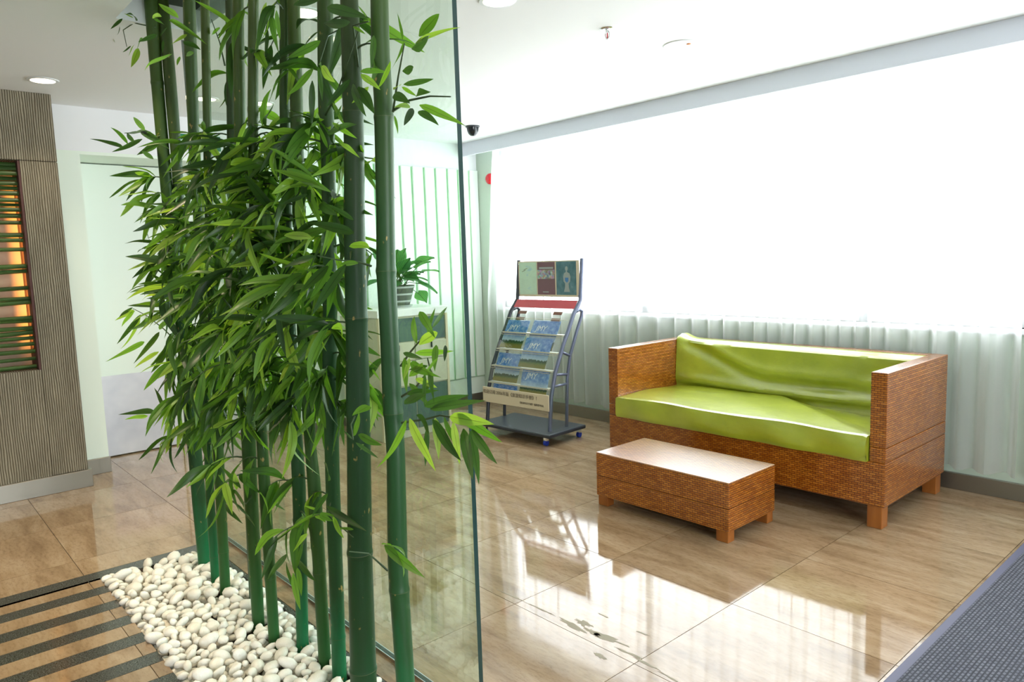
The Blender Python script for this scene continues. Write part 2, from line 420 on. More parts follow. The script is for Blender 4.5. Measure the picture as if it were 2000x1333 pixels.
# flat residue marks on the polished tiles (worn adhesive)
def blob(cx, cy, a, b, rot, seed):
    rr = random.Random(seed); n = 22; bm = new_bm(); vs = []
    for i in range(n):
        t = 2*math.pi*i/n; q = rr.uniform(.45, 1.15)
        u, v = a*math.cos(t)*q, b*math.sin(t)*q
        vs.append(bm.verts.new((cx+u*math.cos(rot)-v*math.sin(rot), cy+u*math.sin(rot)+v*math.cos(rot), 0.0006)))
    f = bm.faces.new(vs)
    r = bmesh.ops.extrude_face_region(bm, geom=[f])
    for v in r['geom']:
        if isinstance(v, bmesh.types.BMVert): v.co.z = .0001
    mk('scuff_mark', bm, M_plaster, fl)
for s, (px, py, a, b) in enumerate([(1118, 1222, .075, .014), (1140, 1218, .045, .018), (1186, 1247, .085, .018), (1158, 1236, .05, .012), (1262, 1297, .07, .006), (1228, 1277, .06, .007), (1172, 1282, .03, .012), (1055, 1190, .09, .005), (1255, 1238, .03, .006), (1178, 1203, .03, .004), (1000, 1165, .08, .005), (1310, 1325, .06, .004)]):
    v = R_*((px-1000)/FPX) - U_*((py-666.5)/FPX) + fw
    Q = CAM + v*(-H/v.z)
    blob(Q.x, Q.y, a, b, math.radians(-4+((s*37) % 11)), s)

# ceiling with a slot above the bamboo
RX0, RX1, RY0, RY1 = -3.5, -1.2, .90, 1.24
bm = new_bm()
for r in ((-6.1, RX0, YS-.1, 4.5), (RX1, 3.2, YS-.1, 4.5), (RX0, RX1, YS-.1, RY0), (RX0, RX1, RY1, 4.5)):
    add_box(bm, r[0], r[1], r[2], r[3], CZ, CZ+.10)
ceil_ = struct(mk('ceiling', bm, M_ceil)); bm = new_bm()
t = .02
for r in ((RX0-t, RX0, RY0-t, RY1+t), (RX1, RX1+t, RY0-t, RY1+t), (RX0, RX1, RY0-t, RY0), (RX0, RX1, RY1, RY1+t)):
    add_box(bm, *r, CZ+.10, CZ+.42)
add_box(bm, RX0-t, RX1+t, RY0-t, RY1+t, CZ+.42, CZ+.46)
mk('slot_lining', bm, mat('shaded_slot_lining', (.10, .12, .09), .8), ceil_)  # dark colour paints in the shade up inside the slot

# door wall at the far side (recess for the double door)
DY0, DY1, DZ = 1.115, 2.36, 2.12
bm = new_bm()
add_box(bm, XW-.12, XW, .3, DY0, 0, 2.135); add_box(bm, XW-.12, XW, DY1, 4.5, 0, 2.135)
wb = mk('wall_back', bm, M_greenw); struct(wb)
bx('upper_wall', M_white, (XW-.12, XW-.002, .3, 4.5, 2.135, CZ), wb)
bm = new_bm(); add_box(bm, XW-.5, XW-.12, DY0-.08, DY0, 0, 2.25); add_box(bm, XW-.5, XW-.12, DY1, DY1+.08, 0, 2.25)
mk('door_reveal', bm, M_greenw, wb)
bx('door_soffit', M_greendark if False else M_greenw, (XW-.5, XW-.002, DY0, DY1, 2.115, 2.135), wb)
bx('door_backing', M_greenw, (XW-.56, XW-.46, DY0, DY1, 0, 2.2), wb)
# vertical boards with green gaps
bx('groove_backing', M_greendark, (XW, XW+.006, 3.0, YN, .23, 2.18), wb)
yb = YN-.005
ws = [.096, .108, .1, .112, .1, .108, .1, .112, .1, .108, .1]
for i, w in enumerate(ws):
    y1 = yb; y0 = yb-w
    bx('board', M_greenboard, (XW+.006, XW+.024, y0, y1, .235, 2.185), wb, bevel=.004, seg=1)
    yb = y0-.022
bx('lower_panel', M_greenboard, (XW, XW+.012, 3.0, YN, .07, .225), wb)
# metal skirtings
for i, (nm, b) in enumerate([('baseboard_back', (XW, XW+.02, .93, DY0+.005, 0, .105)), ('baseboard_back', (XW, XW+.02, DY1-.005, YN, 0, .07)),
                             ('baseboard_right', (XW+.02, XE, YN-.022, YN-.002, 0, .092))]):
    struct(bx(nm, M_metal, b, bevel=.002, seg=1))
# doors
for nm, y0, y1, hs in (('door_1', DY0+.012, 1.712, 1), ('door_2', 1.722, DY1-.012, 0)):
    d = bx(nm, M_door, (XW-.45, XW-.40, y0, y1, .008, 2.108), bevel=.003, seg=1); struct(d)
    bx('kick_plate', M_kick, (XW-.40, XW-.396, y0+.01, y1-.01, .012, .60), d)
    hy = y1-.07 if hs else y0+.07
    bm = new_bm(); add_lathe(bm, [(.026, 0), (.026, .008), (.012, .012), (.012, .04)], n=20)
    bmesh.ops.rotate(bm, verts=bm.verts, cent=(0, 0, 0), matrix=Matrix.Rotation(math.pi/2, 3, 'Y'))
    bmesh.ops.translate(bm, verts=bm.verts, vec=(XW-.40, hy, 1.02))
    sgn = -1 if hs else 1
    add_tube(bm, [(XW-.36, hy, 1.02), (XW-.357, hy+sgn*.05, 1.02), (XW-.365, hy+sgn*.11, 1.018)], .009)
    mk('door_handle', bm, M_chrome, d)

# window wall, pelmet, window
WX0, WX1, WZ0, WZ1 = -5.2, 1.4, .905, 2.34
bm = new_bm()
add_box(bm, -5.57, XE+.1, YN, YN+.14, -.01, WZ0); add_box(bm, -5.57, XE+.1, YN, YN+.14, WZ1, CZ)
add_box(bm, -5.57, WX0, YN, YN+.14, WZ0, WZ1); add_box(bm, WX1, XE+.1, YN, YN+.14, WZ0, WZ1)
struct(mk('wall_right', bm, M_sillwall))
struct(bx('trim_1', mat('pelmet_paint', (.62, .65, .71), .6), (XW, XE, 4.225, 4.245, 2.302, CZ), bevel=.002, seg=1))
win = bx('window_1', M_pane, (WX0+.01, WX1-.01, YN+.085, YN+.091, WZ0+.01, WZ1-.01)); struct(win)
bm = new_bm()
for xx in (WX0, -3.55, -1.9, -.25, WX1-.05): add_box(bm, xx, xx+.05, YN+.065, YN+.105, WZ0, WZ1)
for zz in (WZ0, WZ1-.05): add_box(bm, WX0, WX1, YN+.065, YN+.105, zz, zz+.05)
mk('window_frame', bm, M_frame, win)
bx('window_sill', M_white, (WX0-.02, WX1+.02, YN-.02, YN+.14, WZ0-.03, WZ0), win, bevel=.004)
EY0, EY1 = -.5, 1.9
# unseen sides of the room, with the glazed entrance on the right
struct(bx('wall_left', M_white, (-5.57, XE+.1, YS-.1, YS, 0, CZ)))
bm = new_bm(); add_box(bm, XE, XE+.1, YS, EY0, 0, CZ); add_box(bm, XE, XE+.1, EY1, YN, 0, CZ); add_box(bm, XE, XE+.1, EY0, EY1, 2.15, CZ)
struct(mk('wall_front', bm, M_white))
ent = bx('door_3', M_pane, (XE+.04, XE+.05, EY0+.02, EY1-.02, .01, 2.14)); struct(ent)

# ------------------------------------------------------------------ board-marked pillar with lit niche
PX = -5.17; PY1 = .935; NY1 = .742; NZ0, NZ1 = .772, 2.018
bm = new_bm()
pil = thing('pillar', 'brown ribbed concrete pillar wall with a lit bamboo niche, left of the door', 'pillar', (PX, .4, 0)); pil['kind'] = 'structure'
def pbox(name, m, b, parent=pil, bevel=0, seg=1): return bx(name, m, (b[0]-PX, b[1]-PX, b[2]-.4, b[3]-.4, b[4], b[5]), parent, bevel, seg)
pbox('concrete_panel', M_conc, (PX-.26, PX, YS, NY1-.001, .11, NZ0))
pbox('concrete_panel', M_conc, (PX-.26, PX, YS, PY1, NZ1+.003, CZ), bevel=.003)
pbox('concrete_panel', M_conc, (PX-.26, PX, NY1, PY1, .11, NZ1), bevel=.003)
pbox('concrete_panel', M_conc, (PX-.26, PX, YS, -.6, NZ0+.001, NZ1))
pbox('niche_back', M_glow, (PX-.27, PX-.24, -.6, NY1, NZ0, NZ1))
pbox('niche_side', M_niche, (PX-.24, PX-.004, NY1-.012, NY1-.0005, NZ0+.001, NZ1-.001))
pbox('metal_plinth', M_metal, (PX-.24, PX+.018, YS, PY1+.018, 0, .11), bevel=.002)
# sticks
sticks = [(2.0, .013), (1.975, .014), (1.945, .013), (1.918, .014), (1.888, .013), (1.862, .012), (1.83, .014), (1.79, .013), (1.765, .01), (1.735, .013), (1.70, .014), (1.66, .012), (1.585, .014), (1.555, .012), (1.5, .012), (1.40, .014), (1.372, .013), (1.27, .013), (1.205, .012), (1.185, .013), (1.09, .012), (1.07, .013), (1.025, .013), (1.0, .014), (.965, .011), (.93, .012), (.885, .013), (.84, .011), (.79, .013)]
rs = random.Random(3)
for i, (z, r) in enumerate(sticks):
    dz = rs.uniform(-.02, .03) if .95 < z < 1.5 else rs.uniform(-.006, .006); xx = PX-.045-rs.uniform(0, .04)
    bm = new_bm()
    pts = []; rad = []
    for j in range(8):
        tt = j/7; pts.append((xx-PX, -.6+tt*(NY1-.014+.6)-.4, z-dz*(1-tt)*2+rs.uniform(-.001, .001))); rad.append(r*(1.12 if j % 3 == 2 else 1))
    add_tube(bm, pts, rad, 8)
    mk('bamboo_stick', bm, M_stick, pil)
light('niche_lamp', 'AREA', (PX-.15, NY1-.03, 1.40), 1.8, (1, .42, .07), rot=(math.radians(90), 0, math.radians(30)), shape='RECTANGLE', size=.10, size_y=1.0)

# ------------------------------------------------------------------ ceiling fittings
def downlight(x, y, label, lit=True, r=.058, watts=14):
    t = thing('downlight', label, 'ceiling light', (x, y, CZ), group='recessed ceiling lights' if False else None)
    bm = new_bm(); add_lathe(bm, [(r*1.0, -.0005), (r*1.05, -.006), (r*1.32, -.005), (r*1.38, -.0005)], n=36)
    mk('rim', bm, M_frame, t)
    bm = new_bm(); add_lathe(bm, [(r*.2, -.0065), (r*1.02, -.0062), (r*1.03, -.004)], n=36)
    mk('bulb', bm, M_lamp if lit else M_lampoff, t)
    if lit:
        s = light('spot_beam', 'SPOT', (x, y, CZ-.02), watts, (1, .80, .55), spot_size=math.radians(110), spot_blend=.9, shadow_soft_size=.03)
    return t
downlight(-4.815, .84, 'lit round ceiling downlight in front of the brown pillar top')
downlight(-4.80, 1.715, 'lit round ceiling downlight seen between the thin left bamboo poles')
downlight(-4.74, 2.057, 'lit round ceiling downlight seen right of the thin middle bamboo poles')
downlight(-2.97, 1.50, 'lit round ceiling downlight nearest the top of the bamboo, behind the glass', watts=8)
downlight(-2.379, 2.075, 'lit round ceiling downlight at the top edge of the picture, right of the glass')
t = downlight(-2.309, 3.262, 'unlit round ceiling ring with a small orange mark, near the window', lit=False, r=.068)
bm = new_bm(); add_lathe(bm, [(.004, -.012), (.011, -.010), (.012, -.006)], c=(.045, 0, 0), n=12); mk('orange_mark', bm, mat('orange_plastic', (.7, .25, .08), .5), t)
# unseen: two added to brighten the stone bed and striped floor, one beside the slot
downlight(-3.62, .10, 'added unseen ceiling downlight over the striped floor, above the picture', watts=70)
downlight(-2.42, .10, 'added unseen ceiling downlight over the pebble bed, above the picture', watts=70)
downlight(-3.25, .70, 'lit round ceiling downlight beside the slot over the leftmost bamboo, above the picture', watts=38)
# sprinkler
t = thing('sprinkler', 'small chrome fire sprinkler head hanging from the white ceiling', 'sprinkler', (-2.36, 2.743, CZ))
bm = new_bm(); add_lathe(bm, [(.012, -.004), (.028, -.006), (.036, -.002), (.037, 0)], n=28); mk('escutcheon', bm, M_chrome, t)
bm = new_bm(); add_lathe(bm, [(.008, -.02), (.010, -.004)], n=14)
for s in (-1, 1): add_tube(bm, [(s*.008, 0, -.012), (s*.013, 0, -.026), (s*.009, 0, -.04), (0, 0, -.048)], .0028, 8)
mk('frame', bm, M_chrome, t)
bm = new_bm(); add_tube(bm, [(0, 0, -.018), (0, 0, -.046)], .003, 8); mk('glass_bulb', bm, M_bell, t)
bm = new_bm(); add_lathe(bm, [(.004, -.053), (.015, -.051), (.015, -.049), (.003, -.048)], n=16); mk('deflector', bm, M_chrome, t)
# dome camera
t = thing('dome_camera', 'small black dome security camera under the ceiling near the window corner', 'camera', (-4.667, 3.762, CZ))
bm = new_bm(); add_lathe(bm, [(.054, -.012), (.058, -.008), (.058, 0)], n=32); mk('mount', bm, M_black, t)
bm = new_bm(); add_lathe(bm, [(.006, -.078), (.022, -.075), (.037, -.06), (.046, -.038), (.05, -.012)], n=32); mk('dome', bm, M_camera, t)
# alarm bell by the curtain
t = thing('alarm_bell', 'red round alarm bell half hidden by the curtain edge at the corner', 'alarm bell', (-5.235, YN, 2.09))
bm = new_bm(); add_lathe(bm, [(.02, .050), (.035, .045), (.047, .030), (.050, .010)], n=32)
bmesh.ops.rotate(bm, verts=bm.verts, cent=(0, 0, 0), matrix=Matrix.Rotation(math.pi/2, 3, 'X')); mk('gong', bm, M_bell, t)
bm = new_bm(); add_lathe(bm, [(.025, 0), (.025, .02)], n=16)
bmesh.ops.rotate(bm, verts=bm.verts, cent=(0, 0, 0), matrix=Matrix.Rotation(math.pi/2, 3, 'X')); mk('mount', bm, M_white, t)

# text helper
def text(name, s, size, m, M, parent=None, depth_=.0004, shear=0):
    cu = bpy.data.curves.new(name, 'FONT'); cu.body = s; cu.size = size; cu.extrude = depth_; cu.align_x = 'CENTER'; cu.align_y = 'CENTER'; cu.shear = shear
    o = bpy.data.objects.new('tmp', cu); C.objects.link(o)
    dg = bpy.context.evaluated_depsgraph_get(); me = bpy.data.meshes.new_from_object(o.evaluated_get(dg))
    bpy.data.objects.remove(o); me.name = name
    me.transform(M); me.materials.clear(); me.materials.append(m)
    return link(name, me, parent)
RY_ = Matrix(((0, 0, 1, 0), (1, 0, 0, 0), (0, 1, 0, 0), (0, 0, 0, 1)))     # text facing +X
RXm = Matrix(((1, 0, 0, 0), (0, 0, -1, 0), (0, 1, 0, 0), (0, 0, 0, 1)))    # text facing -Y
t = thing('exit_sign', 'green exit sign with white characters over the doors, behind the bamboo', 'sign', (XW, 1.868, 2.245))
bx('sign_box', M_sign, (0, .022, -.155, .155, -.052, .052), t, bevel=.003)
text('lettering', '安全出口', .068, M_signw, Matrix.Translation((.0235, 0, 0)) @ RY_, t)

# ------------------------------------------------------------------ curtains
def sm_(t): return t*t*(3-2*t)
def curtain(name, x0, x1, seed, label, hem):
    rr = random.Random(seed); nx = int((x1-x0)/.0095); nz = 14; zt = 2.40
    ph = []; a = 0
    for i in range(nx+1):
        a += (.0095/.125)*2*math.pi*rr.uniform(.45, 1.6)*(1+.35*math.sin(i*.021+seed)); ph.append(a)
    bm = new_bm(); rows = []
    for j in range(nz+1):
        tt = j/nz; row = []
        for i in range(nx+1):
            x = x0+(x1-x0)*i/nx
            zb = hem+.012*math.sin(i*.013+seed)+.006*math.sin(ph[i])
            z = zt+(zb-zt)*tt
            amp = (.018+.013*sm_(min(1, tt/.5)))*(1+.3*math.sin(ph[i]*.37+1))
            y = 4.283+.070*sm_(min(1, tt/.62))+amp*(lambda q: math.copysign(abs(q)**.7, q))(math.sin(ph[i]+.25*math.sin(tt*2+i*.01)))+.004*math.sin(i*.05+tt*3)
            xo = .006*math.sin(2*ph[i])+.03*tt*math.sin(i*.011+seed)*(0 if i in (0, nx) else 1)
            xe = math.exp(-9*i/nx)*(.15-.26*min(1, tt/.62)) if seed == 1 else 0
            row.append(bm.verts.new((x+xo*.6+xe, y, z)))
        rows.append(row)
    for a_, b_ in zip(rows, rows[1:]):
        for i in range(nx):
            f = bm.faces.new((a_[i], a_[i+1], b_[i+1], b_[i])); f.smooth = True
    return tag(mk(name, bm, M_cur), label, 'curtain')
curtain('curtain', -5.20, -1.03, 1, 'long white sheer curtain behind the sofa and brochure rack', .135)
curtain('curtain', -.99, 1.45, 4, 'white sheer curtain at the right edge of the picture', .15)

# ------------------------------------------------------------------ entrance mat
t = thing('entrance_mat', 'grey ribbed entrance mat with a rubber border on the right of the floor', 'mat', (.3, 1.5, 0))
def lb(b): return (b[0]-.3, b[1]-.3, b[2]-1.5, b[3]-1.5, b[4], b[5])
bx('ribbed_pile', M_mat, lb((-.822, 1.45, -1.0, 3.97, .0005, .010)), t, bevel=.003)
bx('border', M_matedge, lb((-.852, -.822, -1.0, 4.0, .0005, .006)), t, bevel=.002, seg=1)
bx('border', M_matedge, lb((-.822, 1.45, 3.97, 4.0, .0005, .006)), t, bevel=.002, seg=1)

# ------------------------------------------------------------------ sofa
SX_0, SX_1, SY_0, SY_1, SZ0, SZ1 = -3.062, -1.352, 3.515, 4.215, .11, .762
SY_1 = 4.20
sf = thing('sofa', 'woven rattan sofa with lime green cushions in front of the curtain', 'sofa', ((SX_0+SX_1)/2, SY_0, 0))
SO = Vector(sf.location)
def sbx(name, m, b, parent=sf, bevel=.004, seg=2, o=None):
    q = o or SO
    return bx(name, m, (b[0]-q.x, b[1]-q.x, b[2]-q.y, b[3]-q.y, b[4]-q.z, b[5]-q.z), parent, bevel, seg)
AT = .075
SYB = 4.312
base = sbx('seat_base', M_weave, (SX_0, SX_1, SY_0, SYB, SZ0, .327))
for x0, x1 in ((SX_0, SX_0+AT), (SX_1-AT, SX_1)):
    sbx('armrest', M_weave, (x0, x1, SY_0, SYB, .3285, .398)); sbx('armrest', M_weave, (x0, x1, SY_0, SYB, .4, SZ1))
sbx('back_panel', M_weave, (SX_0+AT+.001, SX_1-AT-.001, SYB-.07, SYB, .328, SZ1))
for x0 in (SX_0+.012, SX_1-.082):
    for y0 in (SY_0+.006, SYB-.08):
        sbx('leg', M_legwood, (x0, x0+.07, y0, y0+.07, 0, SZ0), bevel=.003)
def sm(a, b, x):
    t = max(0, min(1, (x-a)/(b-a))); return t*t*(3-2*t)
def cushion(name, nx, ny, nz, fn, m, parent):
    """closed box grid whose points are warped by fn(u,v,w) in 0..1"""
    bm = new_bm(); vd = {}
    def gv(i, j, k):
        if (i, j, k) not in vd: vd[(i, j, k)] = bm.verts.new(fn(i/nx, j/ny, k/nz))
        return vd[(i, j, k)]
    def q(*c): f = bm.faces.new([gv(*x) for x in c]); f.smooth = True
    for i in range(nx):
        for j in range(ny):
            for k in (0, nz): q((i, j, k), (i+1, j, k), (i+1, j+1, k), (i, j+1, k))
    for i in range(nx):
        for k in range(nz):
            for j in (0, ny): q((i, j, k), (i+1, j, k), (i+1, j, k+1), (i, j, k+1))
    for j in range(ny):
        for k in range(nz):
            for i in (0, nx): q((i, j, k), (i, j+1, k), (i, j+1, k+1), (i, j, k+1))
    return mk(name, bm, m, parent)
def rnd(u, r): # compress near ends for rounded corners
    return u
CX0, CX1, CY0, CY1 = SX_0+AT+.004, SX_1-AT-.004, SY_0-.028, SYB-.20
def seat(u, v, w):
    v = v**1.5; x = CX0+(CX1-CX0)*u; y = CY0+(CY1-CY0)*v
    zt = .462; zb = .3275
    # rounding
    e = .018
    dx = min(x-CX0, CX1-x); dy = y-CY0
    rr = (1-sm(0, .014, dy))*.005+(1-sm(0, .02, dx))*.006
    top = zt-rr
    top += .006*math.sin(u*9+v*3)*v-.004*math.cos(v*7+u*13)
    ridge = (v-(1.02-1.0*(u-.48)/.52)) if u > .48 else -1
    if ridge > 0: top -= min(ridge*.16, .045)*sm(0, .12, ridge)
    top -= .012*sm(.15, 0, u)*v
    top += .006*math.exp(-((v-.72)/.02)**2)*sm(.05, .12, u)*sm(.35, .22, u)
    z = zb+(top-zb)*w
    y += -.006*math.sin(w*math.pi)*(1-v)+(.012*(1-w)*(1-v)*math.sin(u*31)*.35)+.004*math.sin(u*23+w*3)*(1-v)
    if w < .01 and v < .01: y += .006
    # round the front right lower corner
    if v < .01:
        z += .03*(1-sm(0, .05, CX1-x))*(1-w)
    return Vector((x, y, z))-SO
seatc = cushion('seat_cushion', 96, 30, 8, seat, M_vinyl, sf)
BY0_ = SYB-.052
def backc(u, v, w):
    x = CX0+(CX1-CX0)*u
    zt = .774-.008*sm(0, .1, u)+.022*math.exp(-(u/.03)**2)-.008*u
    zb = .385
    z = zb+(zt-zb)*w
    thick = .115+.03*(1-w)
    # drape: folds sagging from the upper corners
    sag = 1-(2*u-1)**2
    d = w-(.92-.52*sm(0, .45, u)-.0*u)      # curve from left upper corner down to the middle
    f1 = -.026*math.exp(-(d/.10)**2)*sm(0, .06, u)+.014*math.exp(-((d-.17)/.09)**2)
    d2 = w-(.34-.08*sag); f2 = .022*math.exp(-(d2/.09)**2); d3 = w-(.16); f3 = -.016*math.exp(-(d3/.07)**2)
    d4 = w-(.80-.42*sm(1, .6, u)); f4 = -.014*math.exp(-(d4/.10)**2)*sm(.5, .9, u)
    front = thick+f1+f2*sm(0, .1, u)+f3+f4-.03*(1-sm(1, .93, w))
    front += .006*math.sin(u*60)*sm(.85, 1, w)*sm(.5, .8, u)
    y = BY0_-front*(1-v)
    if w > .99: z -= .012*(1-sm(0, .35, v))
    return Vector((x, y, z))-SO
backcu = cushion('back_cushion', 110, 6, 30, backc, M_vinyl, sf)

# ------------------------------------------------------------------ coffee table
TX0, TX1, TY0, TY1 = -2.598, -1.785, 2.868, 3.285
tb = thing('coffee_table', 'low woven rattan coffee table block in front of the sofa', 'table', ((TX0+TX1)/2, (TY0+TY1)/2, 0))
TO = Vector(tb.location)
sbx('woven_body', M_weave, (TX0, TX1, TY0, TY1, .055, .164), tb, .003, 2, TO)
sbx('woven_body', M_weave, (TX0, TX1, TY0, TY1, .1655, .284), tb, .003, 2, TO)
sbx('tabletop', M_weavetop, (TX0, TX1, TY0, TY1, .284, .293), tb, .003, 2, TO)
for x0 in (TX0+.006, TX1-.071):
    for y0 in (TY0+.006, TY1-.06): sbx('leg', M_legwood, (x0, x0+.065, y0, y0+.054, 0, .055), tb, .003, 2, TO)

# ------------------------------------------------------------------ brochure rack
rz = math.atan2(.05, .65)
rk = thing('brochure_rack', 'black and grey metal brochure rack on casters beside the curtain', 'rack', (-4.03, 3.575, 0), rz)
prof = [(.09, .0), (.34, .025), (.515, .077), (.61, .125), (.71, .175), (.805, .235), (.925, .30), (.98, .35), (1.025, .385), (1.335, .415)]
rear = [(.09, .19), (.456, .21), (.622, .25), (.797, .335), (.905, .395), (.94, .40), (.955, .37), (.945, .335)]
def py(z):
    for (a, b), (c, d) in zip(prof, prof[1:]):
        if z <= c: return b+(d-b)*max(0, (z-a))/(c-a)
    return prof[-1][1]
for s, m in ((-1, M_black), (1, M_bluegrey)):
    bm = new_bm(); add_tube(bm, [(s*.325, y, z) for z, y in prof], .015, 10); mk('front_tube', bm, m, rk)
    bm = new_bm(); add_tube(bm, [(s*.325, y, z) for z, y in rear], .0125, 10); mk('rear_tube', bm, m, rk)
    for z1, z2 in ((.66, .62), (.50, .485), (.415, .415)):
        y1 = py(z1)
        y2 = [b+(d-b)*(z2-a)/(c-a) for (a, b), (c, d) in zip(rear, rear[1:]) if a <= z2 <= c][0]
        bm = new_bm(); add_tube(bm, [(s*.325, y1, z1), (s*.325, y2, z2)], .010, 8); mk('rung', bm, m, rk)
bx('platform', M_platform, (-.345, .40, -.09, .33, .065, .095), rk, bevel=.01)
for (cx_, cy_) in ((-.30, -.05), (.33, -.05), (-.30, .29), (.36, .29)):
    bm = new_bm(); add_tube(bm, [(cx_-.011, cy_, .021), (cx_+.011, cy_, .021)], .021, 16); cs = mk('caster', bm, M_blue, rk)
    bx('caster_fork', M_chrome, (cx_-.016, cx_+.016, cy_-.012, cy_+.012, .036, .066), cs, bevel=.003)
def slab(x0, x1, z0, z1, off, th=.003):
    y0, y1 = py(z0)-off, py(z1)-off
    bm = new_bm()
    vs = [bm.verts.new(p) for p in ((x0, y0, z0), (x1, y0, z0), (x1, y1, z1), (x0, y1, z1))]
    f = bm.faces.new(vs)
    r = bmesh.ops.extrude_face_region(bm, geom=[f])
    for v in r['geom']:
        if isinstance(v, bmesh.types.BMVert): v.co.y += th
    return bm
# header board with three posters
bx('header_board', M_beige, (-.312, .312, .392, .398, 1.045, 1.325), rk, bevel=.001, seg=1)
for o in (rk.children[-1],):
    o.rotation_euler = (0, 0, 0)
hb = rk.children[-1]
def poster(x0, x1, m):
    return bx('poster', m, (x0, x1, .3895, .3915, 1.062, 1.316), hb)
M_p1 = mat('mint_print', rough=.35); n = noise(M_p1, 9, 3, .6, scl=(1, 1, 2)); L(M_p1, ramp(M_p1, n.outputs[0], [(.35, (.46, .62, .46)), (.6, (.50, .68, .50)), (.72, (.36, .56, .54))]).outputs[0], P(M_p1).inputs['Base Color'])
M_p2 = mat('maroon_print', (.17, .085, .095), .35)
M_p3 = mat('teal_print', rough=.35); n = noise(M_p3, 14, 3, .6); L(M_p3, ramp(M_p3, n.outputs[0], [(.35, (.045, .13, .15)), (.65, (.10, .22, .24)), (.8, (.25, .36, .38))]).outputs[0], P(M_p3).inputs['Base Color'])
M_col = mat('collage_print', rough=.4); n = N(M_col, 'ShaderNodeTexVoronoi'); n.inputs['Scale'].default_value = 60
tcx = N(M_col, 'ShaderNodeTexCoord'); L(M_col, tcx.outputs['Object'], n.inputs[0]); hs = N(M_col, 'ShaderNodeHueSaturation'); hs.inputs['Saturation'].default_value = .55; hs.inputs['Value'].default_value = .55
L(M_col, n.outputs['Color'], hs.inputs['Color']); L(M_col, hs.outputs[0], P(M_col).inputs['Base Color'])
M_skin = mat('pale_figure_print', (.32, .37, .34), .5); M_cyan = mat('blue_print', (.06, .20, .42), .5)
poster(-.30, -.115, M_p1); p2 = poster(-.105, .075, M_p2); p3 = poster(.09, .285, M_p3)
bx('picture', M_col, (-.103, .073, .3882, .3894, 1.185, 1.255), p2); bx('print_line', M_skin, (-.085, .06, .3882, .3894, 1.262, 1.276), p2)
bx('print_line', M_skin, (-.05, .01, .3882, .3894, 1.079, 1.087), p2)
def disc_poly(pts, y, m, name, par):
    bm = new_bm(); vs = [bm.verts.new((x, y, z)) for x, z in pts]; f = bm.faces.new(vs)
    r = bmesh.ops.extrude_face_region(bm, geom=[f])
    for v in r['geom']:
        if isinstance(v, bmesh.types.BMVert): v.co.y -= .0006
    mk(name, bm, m, par)
ov = lambda cx, cz, a, b: [(cx+a*math.cos(t*math.pi/8), cz+b*math.sin(t*math.pi/8)) for t in range(16)]
disc_poly(ov(.193, 1.262, .013, .018), .3890, M_skin, 'portrait_head', p3)
disc_poly([(.188, 1.246), (.198, 1.246), (.200, 1.235), (.222, 1.226), (.232, 1.20), (.228, 1.165), (.212, 1.150), (.214, 1.12), (.222, 1.085), (.165, 1.085), (.176, 1.12), (.178, 1.150), (.163, 1.165), (.160, 1.20), (.168, 1.226), (.186, 1.235)], .3889, M_skin, 'portrait_figure', p3)
disc_poly([(.178, 1.193), (.212, 1.193), (.210, 1.168), (.196, 1.155), (.18, 1.168)], .3880, M_cyan, 'blue_shape', p3)
for a, b in ((-.27, 1.24), (-.25, 1.255)): disc_poly([(a, b), (a+.04, b+.014), (a+.04, b+.017), (a, b+.003)], .3888, M_ink, 'print_line', hb)
for cx_, cz_ in ((-.303, 1.30), (-.303, 1.057), (.303, 1.057), (-.01, 1.052)):
    bm = new_bm(); bmesh.ops.create_uvsphere(bm, u_segments=10, v_segments=6, radius=.005); bmesh.ops.translate(bm, verts=bm.verts, vec=(cx_, .389, cz_)); mk('screw', bm, M_chrome, hb)
mk('red_panel', slab(-.312, .312, .963, 1.022, .012), M_red, rk)
# acrylic trays
for z0 in (.405, .53, .655, .78):
    tr_ = mk('tray', slab(-.312, .312, z0, z0+.105, .030, .003), M_acryl, rk)
    bm = new_bm(); y = py(z0)
    add_box(bm, -.312, .312, y-.034, y+.012, z0-.011, z0-.001); mk('tray_ledge', bm, M_trayedge, tr_)
    y = py(z0+.105)
    bm = new_bm(); add_box(bm, -.312, .312, y-.032, y-.028, z0+.103, z0+.1065); mk('tray_lip', bm, M_trayedge, tr_)
for z in (.915, .868):
    for x0 in (-.235, .13): mk('brown_slot', slab(x0, x0+.085, z, z+.022, .004, .002), M_brown, rk)
mk('side_panel', (lambda bm: (add_box(bm, .340, .343, .0, .19, .10, .42), bm)[1])(new_bm()), M_acryl, rk)
sgn = bx('sign_board', M_beige, (-.345, .340, -.022, -.014, .245, .365), rk, bevel=.002, seg=1)
text('lettering', '欢迎订阅 2006年版《旅游知识手册》！', .034, M_ink, Matrix.Translation((-.045, -.0235, .328)) @ RXm, sgn)
text('lettering', '订阅热线: 电话 0000-00000000', .016, M_ink, Matrix.Translation((.18, -.0235, .278)) @ RXm, sgn) if False else (text('lettering', '《旅游知识手册》', .019, M_ink, Matrix.Translation((.12, -.0235, .280)) @ RXm, sgn), text('lettering', '编辑部电话', .019, M_ink, Matrix.Translation((.245, -.0235, .280)) @ RXm, sgn))
